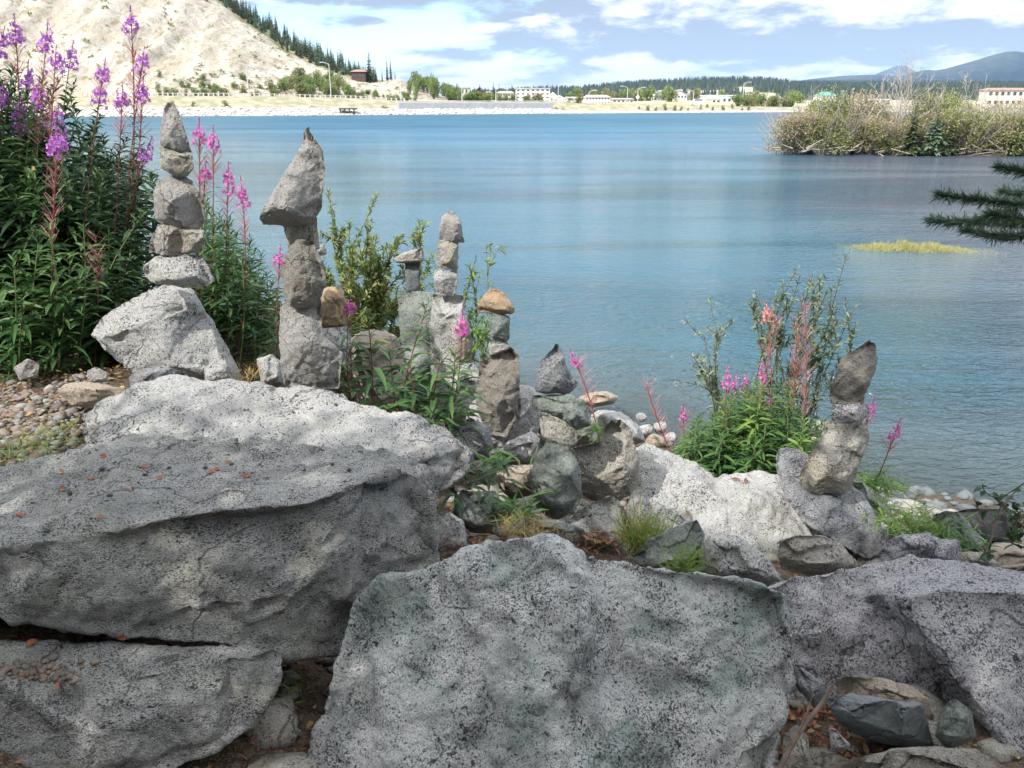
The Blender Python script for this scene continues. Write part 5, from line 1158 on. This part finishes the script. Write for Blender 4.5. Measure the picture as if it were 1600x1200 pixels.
# --- right-hand green bush
GB = 'leafy fireweed of the right-hand bush'
for i in range(84):
    Y = frg.uniform(3.95, 4.9); x = frg.uniform(1070, 1285); e = abs(x - 1185) / 110
    yt = 590 + 75 * e ** 2 + abs(frg.normal(0, 38)) + (45 if i % 3 == 0 else 0); X = W(x, 700, Y).x; g = (X, Y, gz(X, Y) + .15); tp = onray(x, yt, Y)
    if tp.z - g[2] < .12: tp = Vector((g[0], g[1], g[2] + .16))
    fireweed(g, tp, 'dense leafy stalk in the green bush left of the leaning stack', GB, .14, int(34 + 60 * (tp.z - g[2])), 'fireweed_leaves' if i % 4 else 'fireweed_bright', stemm='green_stem', wid=.17, leaf_from=0)
for x, yt, f, pd, lab, fm in ((1215, 495, .0, .55, 'left pink seed-headed fireweed rising from the green bush', 'petals'), (1258, 478, .0, .6, 'right pink seed-headed fireweed rising from the green bush', 'petals'), (1245, 500, .0, .5, 'middle pink seed-headed fireweed rising from the green bush', 'petals'), (1195, 468, .07, .0, 'fireweed with salmon-pink faded flowers at the bush top', 'petals_faded'),
                              (1137, 572, .09, .0, 'fireweed with magenta flowers, upper left of the green bush', 'petals_pink'), (1150, 583, .09, 0, 'fireweed with magenta flowers, second in the low flower row', 'petals_pink'), (1166, 580, .08, 0, 'fireweed with magenta flowers, third in the low flower row', 'petals_pink'), (1190, 566, .08, 0, 'fireweed with magenta flowers, right end of the low flower row', 'petals_pink'), (1205, 610, .05, 0, 'fireweed with one small violet flower inside the green bush', 'petals'),
                              (1368, 618, .12, .1, 'fireweed with pink head behind the violet sandwiched stone', 'petals_pink'), (1408, 652, .12, .15, 'arching fireweed with pink head farthest right over the water', 'petals_pink')):
    Y = 4.3 if x < 1300 else 3.9; X = W(x - (10 if x < 1300 else 45), 700, Y).x; g = (X, Y, gz(X, Y) + (.1 if x < 1300 else .2)); fireweed(g, onray(x, yt, Y), lab, 'flowering fireweed of the right-hand bush', .10, 30, 'fireweed_leaves', flower=f, pods=pd, fm=fm, fr=.026, fl_n=26 if f else None, wid=.13)
# --- willows
def willow(base, tips, label, leafm, L=.035, per=60, name='willow_bush', twigm='bark', wob=.06, side=5, wd=.3):
    L = L * 1.25; per = int(per * 1.5); side = side + 2; wob = .09
    rg = frg; t = thing(name, label, 'shrub', tuple(base)); A, B, RR = [], [], []; LP, LD = [], []
    for tp in tips:
        c = curve(base, tp, rg.normal(0, wob, 3), 10); 
        for i in range(9): A.append(c[i]); B.append(c[i + 1]); RR.append(.006 * (1 - i / 11))
        segs = [(c, .35)]
        for k in range(side):
            i = rg.integers(3, 9); d = (c[min(i + 1, 9)] - c[i - 1]); d = d / np.linalg.norm(d) + rg.normal(0, .5, 3); q = c[i] + d * rg.uniform(.08, .22); c2 = curve(c[i], q, rg.normal(0, .01, 3), 5)
            for j in range(4): A.append(c2[j]); B.append(c2[j + 1]); RR.append(.0025)
            segs.append((c2, 0.1))
        for c_, u0 in segs:
            m_ = per if c_ is c else per // 3; u = rg.uniform(u0, 1, m_) * (len(c_) - 1.001); i = u.astype(int); f = (u - i)[:, None]
            LP.append(c_[i] * (1 - f) + c_[i + 1] * f); dd = c_[i + 1] - c_[i]; dd = dd / np.linalg.norm(dd, axis=1)[:, None]; LD.append(dd * .8 + rg.normal(0, .6, (m_, 3)))
    b = MB(); b.rods(A, B, np.array(RR), np.array(RR) * .85); b.build('branches', M[twigm], t)
    P_ = np.concatenate(LP); b = MB(); b.leaves(P_, np.concatenate(LD), L * rg.uniform(.6, 1.2, len(P_)), L * wd, .15, rg); b.build('leaves', M[leafm], t); return t
B = onray(575, 590, 5.2); B.z = gz(B.x, 5.2)
willow(B, [onray(x, y, 5.2 + frg.uniform(-.35, .35)) for x, y in ((512, 295), (520, 330), (545, 345), (580, 345), (500, 360), (560, 380), (600, 390), (620, 370), (650, 350), (655, 345), (610, 420), (530, 410), (590, 430), (640, 420), (560, 450), (515, 440), (620, 470), (575, 360), (540, 390), (600, 450), (555, 420), (585, 400))], 'olive willow bush behind the big-headed stack', 'willow_leaves', .04, 95)
willow((B.x + .15, 5.3, B.z), [onray(x, y, 5.3 + frg.uniform(-.3, .3)) for x, y in ((525, 480), (560, 500), (600, 500), (625, 510), (585, 470), (545, 520), (610, 540), (575, 530), (530, 530), (560, 470), (600, 480), (640, 500))], 'dense low green shrub beneath the olive willow', 'willow_leaves', .032, 120, 'low_shrub', side=8)
B = onray(700, 600, 5.4); B.z = gz(B.x, 5.4)
willow(B, [onray(x, y, 5.4) for x, y in ((745, 400), (760, 385), (735, 420), (730, 440), (750, 430), (715, 400))], 'thin bright green willow sprig right of the slender far stack', 'poplar_leaves', .05, 26, side=2)
B = onray(738, 560, 4.6); willow((B.x, 4.6, B.z), [onray(x, y, 4.6) for x, y in ((765, 518), (750, 515), (742, 520), (758, 526))], 'small bright green sprig left of the greenish square block', 'fireweed_bright', .04, 22, 'leafy_sprig', side=2)
B = onray(1235, 700, 4.6); B.z = gz(B.x, 4.6) + .05
willow(B, [onray(x, y, 4.6 + frg.uniform(-.2, .2)) for x, y in ((1180, 455), (1172, 470), (1195, 500), (1215, 470), (1245, 418), (1250, 430), (1255, 455), (1270, 440), (1290, 432), (1300, 450), (1320, 470), (1335, 480), (1310, 500), (1280, 480), (1330, 515), (1290, 520), (1265, 500), (1295, 470))], 'grey-green willow rising behind the right-hand bush', 'willow_greygreen', .036, 60, side=4, wd=.28)
B = onray(1130, 690, 4.7); willow((B.x, 4.7, B.z - .1), [onray(x, y, 4.7) for x, y in ((1080, 560), (1100, 555), (1090, 590), (1105, 600), (1125, 510), (1120, 520))], 'sparse pale willow twigs at the left of the right-hand bush', 'willow_greygreen', .034, 26, side=3)
B = onray(1640, 860, 2.6); willow((B.x, 2.6, B.z), [onray(x, y, 2.6) for x, y in ((1572, 782), (1580, 800), (1585, 820), (1590, 790))], 'dark round-leaved twig poking in at the right edge', 'fireweed_dark', .032, 9, 'leafy_twig', side=2, wd=.6)

# --- spruce at the right, one branch reaching into the picture
def spruce_big(loc, H, label, crownR, n_br, z0, seed, lowbranch=None, lowest=.2, group=None):
    rg = np.random.default_rng(seed); x, y, z = loc; t = thing('spruce_tree', label, 'tree', loc, group)
    b = MB(); b.tube([(x, y, z - .2), (x, y, z + H * .5), (x, y, z + H)], [.11, .07, .01], 8); b.build('trunk', M['bark'], t)
    A, B, RR, NP, ND = [], [], [], [], []
    def bough(p, d, L, twigs):
        c = curve(p, p + d * L, (0, 0, -.06 * L), 8)
        for i in range(7): A.append(c[i]); B.append(c[i + 1]); RR.append(.010 * (1 - i / 8) + .002)
        segs = [c]
        s2 = np.cross(d, [0, 0, 1.]); s2 /= np.linalg.norm(s2)
        for k in range(twigs):
            i = 1 + k * 6 // max(1, twigs); sg = 1 if k % 2 else -1; l2 = L * (.42 - .045 * i) * rg.uniform(.8, 1.2)
            dd = d * .75 + s2 * sg * .75 + np.array([0, 0, rg.normal(-.1, .12)]); c2 = curve(c[i], c[i] + dd * l2, (0, 0, -.02), 5); segs.append(c2)
            for j in range(4): A.append(c2[j]); B.append(c2[j + 1]); RR.append(.003)
        for c_ in segs:
            ln = np.linalg.norm(c_[-1] - c_[0]); m_ = int(ln * 5200) + 60; u = rg.uniform(0.05, 1, m_) * (len(c_) - 1.001); i = u.astype(int); f = (u - i)[:, None]
            NP.append(c_[i] * (1 - f) + c_[i + 1] * f); dd = c_[i + 1] - c_[i]; dd /= np.linalg.norm(dd, axis=1)[:, None]
            ND.append(dd * .95 + rg.normal(0, .5, (m_, 3)) + np.array([0, 0, .1]))
    for k in range(n_br):
        u = lowest + (1 - lowest) * (k / n_br) ; a = k * 2.399; L = crownR * (1 - u) ** .7 + .15
        bough(np.array([x, y, z + H * u]), np.array([math.cos(a), math.sin(a), .05]), L, 7)
    for p0, p1 in (lowbranch or ()):
        p0 = np.array(p0); p1 = np.array(p1); L = np.linalg.norm(p1 - p0); bough(p0, (p1 - p0) / L, L, 10)
    b = MB(); b.rods(A, B, np.array(RR), np.array(RR) * .85); b.build('branches', M['bark'], t)
    P_ = np.concatenate(NP); b = MB(); b.leaves(P_, np.concatenate(ND), .029 * rg.uniform(.6, 1.25, len(P_)), .0028, .05, rg); b.build('needles', M['spruce_needles_blue'], t); return t
e1 = onray(1468, 305, 2.0); e2 = onray(1560, 262, 2.1); e3 = onray(1545, 335, 1.95); tx, ty = 2.35, 1.75
spruce_big((tx, ty, gz(tx, ty)), 7.5, 'dark spruce outside the right edge reaching one needled branch over the water', .8, 16, 0, 4,
           [((tx, ty, e1.z + .1), tuple(e1)), ((tx, ty, e2.z + .02), tuple(e2)), ((tx, ty, e3.z + .03), tuple(e3))], .5)

# --- trees behind the photographer whose crowns shade the foreground
def shade_tree(base, crown, label, seed):
    rg = np.random.default_rng(seed); t = thing('birch_tree', label, 'tree', base)
    cs = np.array([c[:3] for c in crown]); b = MB(); mid = (base[0], base[1], cs[:, 2].mean() - .8); b.tube([base, ((base[0] + mid[0]) / 2 + .1, base[1], (base[2] + mid[2]) / 2), mid], [.13, .11, .08], 8)
    for c in cs: b.tube([mid, tuple((np.array(mid) + c) / 2 + [0, 0, .2]), tuple(c)], [.06, .04, .015], 5)
    b.build('trunk', M['bark'], t); b = MB()
    for cx_, cy_, cz_, r, n in crown:
        n = int(n * .8)
        d = rg.normal(0, 1, (n, 3)); d /= np.linalg.norm(d, axis=1)[:, None]; P_ = np.array([cx_, cy_, cz_]) + d * r * rg.uniform(.2, 1, (n, 1)) ** .5
        b.leaves(P_, rg.normal(0, 1, (n, 3)), .085 * rg.uniform(.7, 1.3, n), .06, .2, rg)
    b.build('crown', M['poplar_leaves'], t); return t
SHADE = [[(-4.9, -.55, 6.0, 1.0, 2200), (-3.9, -.6, 6.2, 1.0, 2800), (-3.0, -.75, 6.1, 1.0, 2800), (-2.1, -.5, 6.1, .95, 2600), (-1.4, -.1, 6.2, .9, 2300), (-3.4, -1.6, 6.3, 1.0, 2400), (-2.6, -.2, 5.5, .6, 800)],
         [(-1.9, .75, 6.3, .62, 520), (-1.3, 1.15, 6.4, .7, 560)],
         [(-6.2, 2.5, 6.3, 1.0, 1500), (-7.2, 2.4, 6.0, 1.0, 1200), (-5.45, 2.95, 6.2, .8, 1000)]]
SHADE = [[(a + .4, b_ - .55, c_, d_, e_) for a, b_, c_, d_, e_ in q] for q in SHADE]
shade_tree((-3.2, -2.4, 1.9), SHADE[0] + SHADE[1], 'leafy tree behind the viewpoint whose crown shades the front boulders', 5)
shade_tree((-6.6, .4, 2.0), SHADE[2], 'leafy tree left of the viewpoint whose crown shades the left thicket', 6)

# unseen trees added to block low sky behind: tall right, low bushes sunward
wrg = np.random.default_rng(77)
for i in range(8):
    X = -3.0 + 13 * i / 7 + wrg.uniform(-.5, .5); Y = -5.2 - 2.6 * (i % 2) + wrg.uniform(-.6, .6)
    if X < -1.5: continue
    place(protos_s[i % 4], (X, Y, gz(X, Y)), wrg.uniform(8, 10.5), 'tall unseen spruce added behind the viewpoint to block low sky', 'added spruces behind the viewpoint', wrg, 1.9)
for i in range(14):
    X = -9.5 + 16 * i / 13 + wrg.uniform(-.4, .4); Y = -3.4 - wrg.uniform(0, 1.4)
    place(protos_d[i % 3], (X, Y, gz(X, Y)), wrg.uniform(2.6, 3.6), 'unseen leafy bush added behind the viewpoint to block low sky', 'added bushes behind the viewpoint', wrg, 1.1, 'leafy_bush', 'bush')

# ------------------------------------------------------------------ pebbles and litter
rg = np.random.default_rng(55)
plain('pebble_tan', (.21, .17, .14), .85, 9, (.12, .10, .085), .4); plain('pebble_grey', (.15, .155, .16), .8, 9, (.27, .26, .24), .4)
def pebbles(name, pts, mat, label):
    b = MB()
    for i, (x, y, z, r) in enumerate(pts): b.blob((x, y, z), (r * rg.uniform(.9, 1.4), r * rg.uniform(.8, 1.2), r * rg.uniform(.5, .8)), i, 1, .35)
    tag(b.build(name, mat, smooth=True), label, 'gravel', kind='stuff')
pt = []; pt2 = []
for i in range(2600):
    Y = rg.uniform(2.35, 3.45); x = rg.uniform(-150, 175); y0 = 600; X = W(x, y0, Y).x
    if Y > 3.1 and rg.uniform() < .6: continue
    (pt if i % 3 else pt2).append((X, Y, gz(X, Y) + .003, float(np.clip(rg.lognormal(-4.5, .42), .005, .032))))
pebbles('gravel', pt, M['pebble_tan'], 'tan gravel beside the boulders at the left edge')
pebbles('grey_gravel', pt2, M['pebble_grey'], 'grey pebbles mixed in the gravel at the left edge')
# shallow water and shore cobbles
pt = []
for i in range(420):
    X = rg.uniform(-1.5, 6); s_ = rg.normal(-.3, .45) if i % 2 else rg.uniform(-.2, 1.6); Y = shoreY(X) + s_; pt.append((X, Y, gz(X, Y) + .02, float(np.clip(rg.lognormal(-3.2, .45), .025, .10))))
pebbles('shore_cobbles', pt, M['stone_slate'], 'pale cobbles along and under the near waterline')
pt = []
for i in range(1500):
    X = rg.uniform(-.8, 3.4); Y = rg.uniform(1.3, 6.5); pt.append((X, Y, gz(X, Y) + .01, float(np.clip(rg.lognormal(-3.6, .6), .008, .10))))
pebbles('rubble', pt, M['stone_greytan'], 'small grey rubble filling gaps between the boulders')
def litter(name, n, f, mat, L, label):
    P_ = []; 
    for i in range(n):
        X, Y = f(); P_.append((X, Y, gz(X, Y) + rg.uniform(.004, .02)))
    b = MB(); d = rg.normal(0, 1, (n, 3)); d[:, 2] *= .25; b.leaves(P_, d, L * rg.uniform(.5, 1.3, n), L * .5, .1, rg); tag(b.build(name, mat), label, 'leaf litter', kind='stuff')
litter('leaf_litter', 9000, lambda: (rg.uniform(-3, 3), rg.uniform(1.2, 3.6)), M['litter'], .022, 'brown leaf litter on the soil between the boulders')
litter('needle_litter', 3000, lambda: (rg.uniform(-3, 2.4), rg.uniform(1.2, 4.0)), M['grass_dry'], .03, 'dry needles and straw on the soil')
litter('orange_litter', 420, lambda: (rg.uniform(.5, .95), rg.uniform(1.4, 1.95)), M['orange_leaf'], .022, 'orange fallen leaves in the hollow at bottom right')
# dead stick
p = [onray(1205, 1225, 1.35), onray(1245, 1150, 1.42), onray(1283, 1100, 1.5), (onray(1300, 1070, 1.56))]
b = MB(); b.tube(p, [.006, .0055, .005, .003], 7); b.tube([p[1], onray(1262, 1112, 1.44), onray(1268, 1090, 1.46)], [.003, .0025, .0015], 5); tag(b.build('dead_stick', M['bark'], origin=tuple(p[0])), 'pale dead stick leaning in the bottom right hollow', 'stick')
# things lying on the slab and boulders: found by where the stone surface really is
bpy.context.view_layer.update(); dg = bpy.context.evaluated_depsgraph_get()
def surf(x, y):
    o = Vector((0, 0, CAMZ)); d = (W(x, y, 1.0) - o).normalized(); oo = o.copy()
    for _ in range(12):
        h, loc, nrm, idx, ob, mt = sc.ray_cast(dg, oo, d)
        if not h: return None
        if ob.name.startswith(('boulder', 'rock', 'ground')): return loc, nrm
        oo = loc + d * .002
    return None
def fallen(x, y, label, L=.022, m='orange_leaf', curl=.3, group=None, name='fallen_leaf', wid=.75):
    h = surf(x, y)
    if not h: return
    p, nn = h; a = frg.uniform(0, 6.3); s_ = nn.orthogonal().normalized(); d = s_ * math.cos(a) + nn.cross(s_) * math.sin(a)
    b = MB(); b.leaves([tuple(p + nn * .003)], [tuple(d + nn * .12)], L, L * wid, curl * .3, frg, up=np.array([tuple(nn)]))
    tag(b.build(name, M[m], origin=tuple(p)), label, 'leaf', group)
for i, (x, y, lab) in enumerate(((167, 714, 'orange leaf near the far edge of the wide slab'), (228, 728, 'orange leaf at the centre far side of the wide slab'), (99, 741, 'orange leaf on the left of the wide slab, upper one'), (145, 746, 'reddish leaf right of the upper left orange leaf'), (94, 765, 'orange leaf on the left of the wide slab, lower one'), (207, 769, 'curled orange leaf beside a thin twig on the slab'), (254, 749, 'brown-orange leaf in the middle of the slab'),
                                 (152, 809, 'orange leaf near the front edge of the slab'), (28, 802, 'brown curled leaf at the left of the slab'), (335, 738, 'orange leaf in the right cluster on the slab'), (345, 734, 'red-brown leaf touching the right cluster on the slab'), (380, 746, 'small red leaf farthest right on the slab'), (355, 725, 'brown leaf at the back of the right cluster'))):
    fallen(x, y, lab, .022, group='orange leaves scattered on the wide slab')
for i, (x, y) in enumerate(((172, 776), (160, 734), (320, 732), (362, 727), (226, 743), (110, 771), (75, 830), (265, 733), (520, 727), (545, 735))):
    h = surf(x, y)
    if h:
        b = MB(); b.blob(tuple(h[0] + h[1] * .003), (.008, .007, .005), i, 1, .3); tag(b.build('pebble', M['stone_dark'], smooth=True, origin=tuple(h[0])), 'tiny dark pebble lying on the wide slab', 'pebble', 'dark pebbles on the wide slab')
for i, (x, y, lab) in enumerate(((40, 1012, 'bright orange leaf at the back of the low corner slab'), (42, 1052, 'yellow-orange leaf among pebbles on the corner slab'), (95, 1062, 'red leaf at the front of the corner slab pebbles'), (5, 1055, 'dark orange leaf at the left edge of the corner slab'), (182, 996, 'orange leaf under the overhang of the wide slab'))):
    fallen(x, y, lab, .03, group='leaves on the low corner slab')
pb = []
for i in range(150):
    x = rg.normal(50, 48); y = rg.normal(1052, 8); h = surf(x, y)
    if h: pb.append((h[0].x, h[0].y, h[0].z + .002, float(np.clip(rg.lognormal(-5.3, .45), .002, .012))))
pebbles('slab_pebbles', pb, M['pebble_tan'], 'tan pebbles gathered on the low corner slab')
for x, y, lab in ((1142, 748, 'rusty leaf litter scrap on the broad pale boulder'), (1165, 757, 'second rusty scrap on the broad pale boulder'), (1225, 845, 'red-brown leaf in the crevice of the pale boulder'), (1072, 797, 'red leaf low on the broad pale boulder')):
    fallen(x, y, lab, .05, 'litter', wid=.4)
P_ = []; D_ = []
for i in range(160):
    x = rg.normal(930, 26); y = rg.normal(846, 9); h = surf(x, y)
    if h and h[0].y > 2.1: P_.append(tuple(h[0] + h[1] * .004)); D_.append((rg.normal(), rg.normal(), .1))
b = MB(); b.leaves(P_, D_, .05 * rg.uniform(.5, 1.2, len(P_)), .012, .1, rg); tag(b.build('rusty_litter', M['litter']), 'rusty brown leaves drifted against the white block', 'leaf litter', kind='stuff')
# ------------------------------------------------------------------ air
me = bpy.data.meshes.new('haze'); b = MB(); b.box((1500, 6500, 258), (16000, 16000, 524)); 
m = bpy.data.materials.new('haze'); m.use_nodes = True; T = NT(m.node_tree)
v = T.n('ShaderNodeVolumePrincipled', {'Color': (.34, .58, 1.0, 1), 'Density': 4.5e-5, 'Anisotropy': 0.0})
oo = T.n('ShaderNodeOutputMaterial'); T.nt.links.new(v.outputs[0], oo.inputs['Volume'])
tag(b.build('haze', m), 'thin blue summer haze over the far hills', None, kind='stuff')
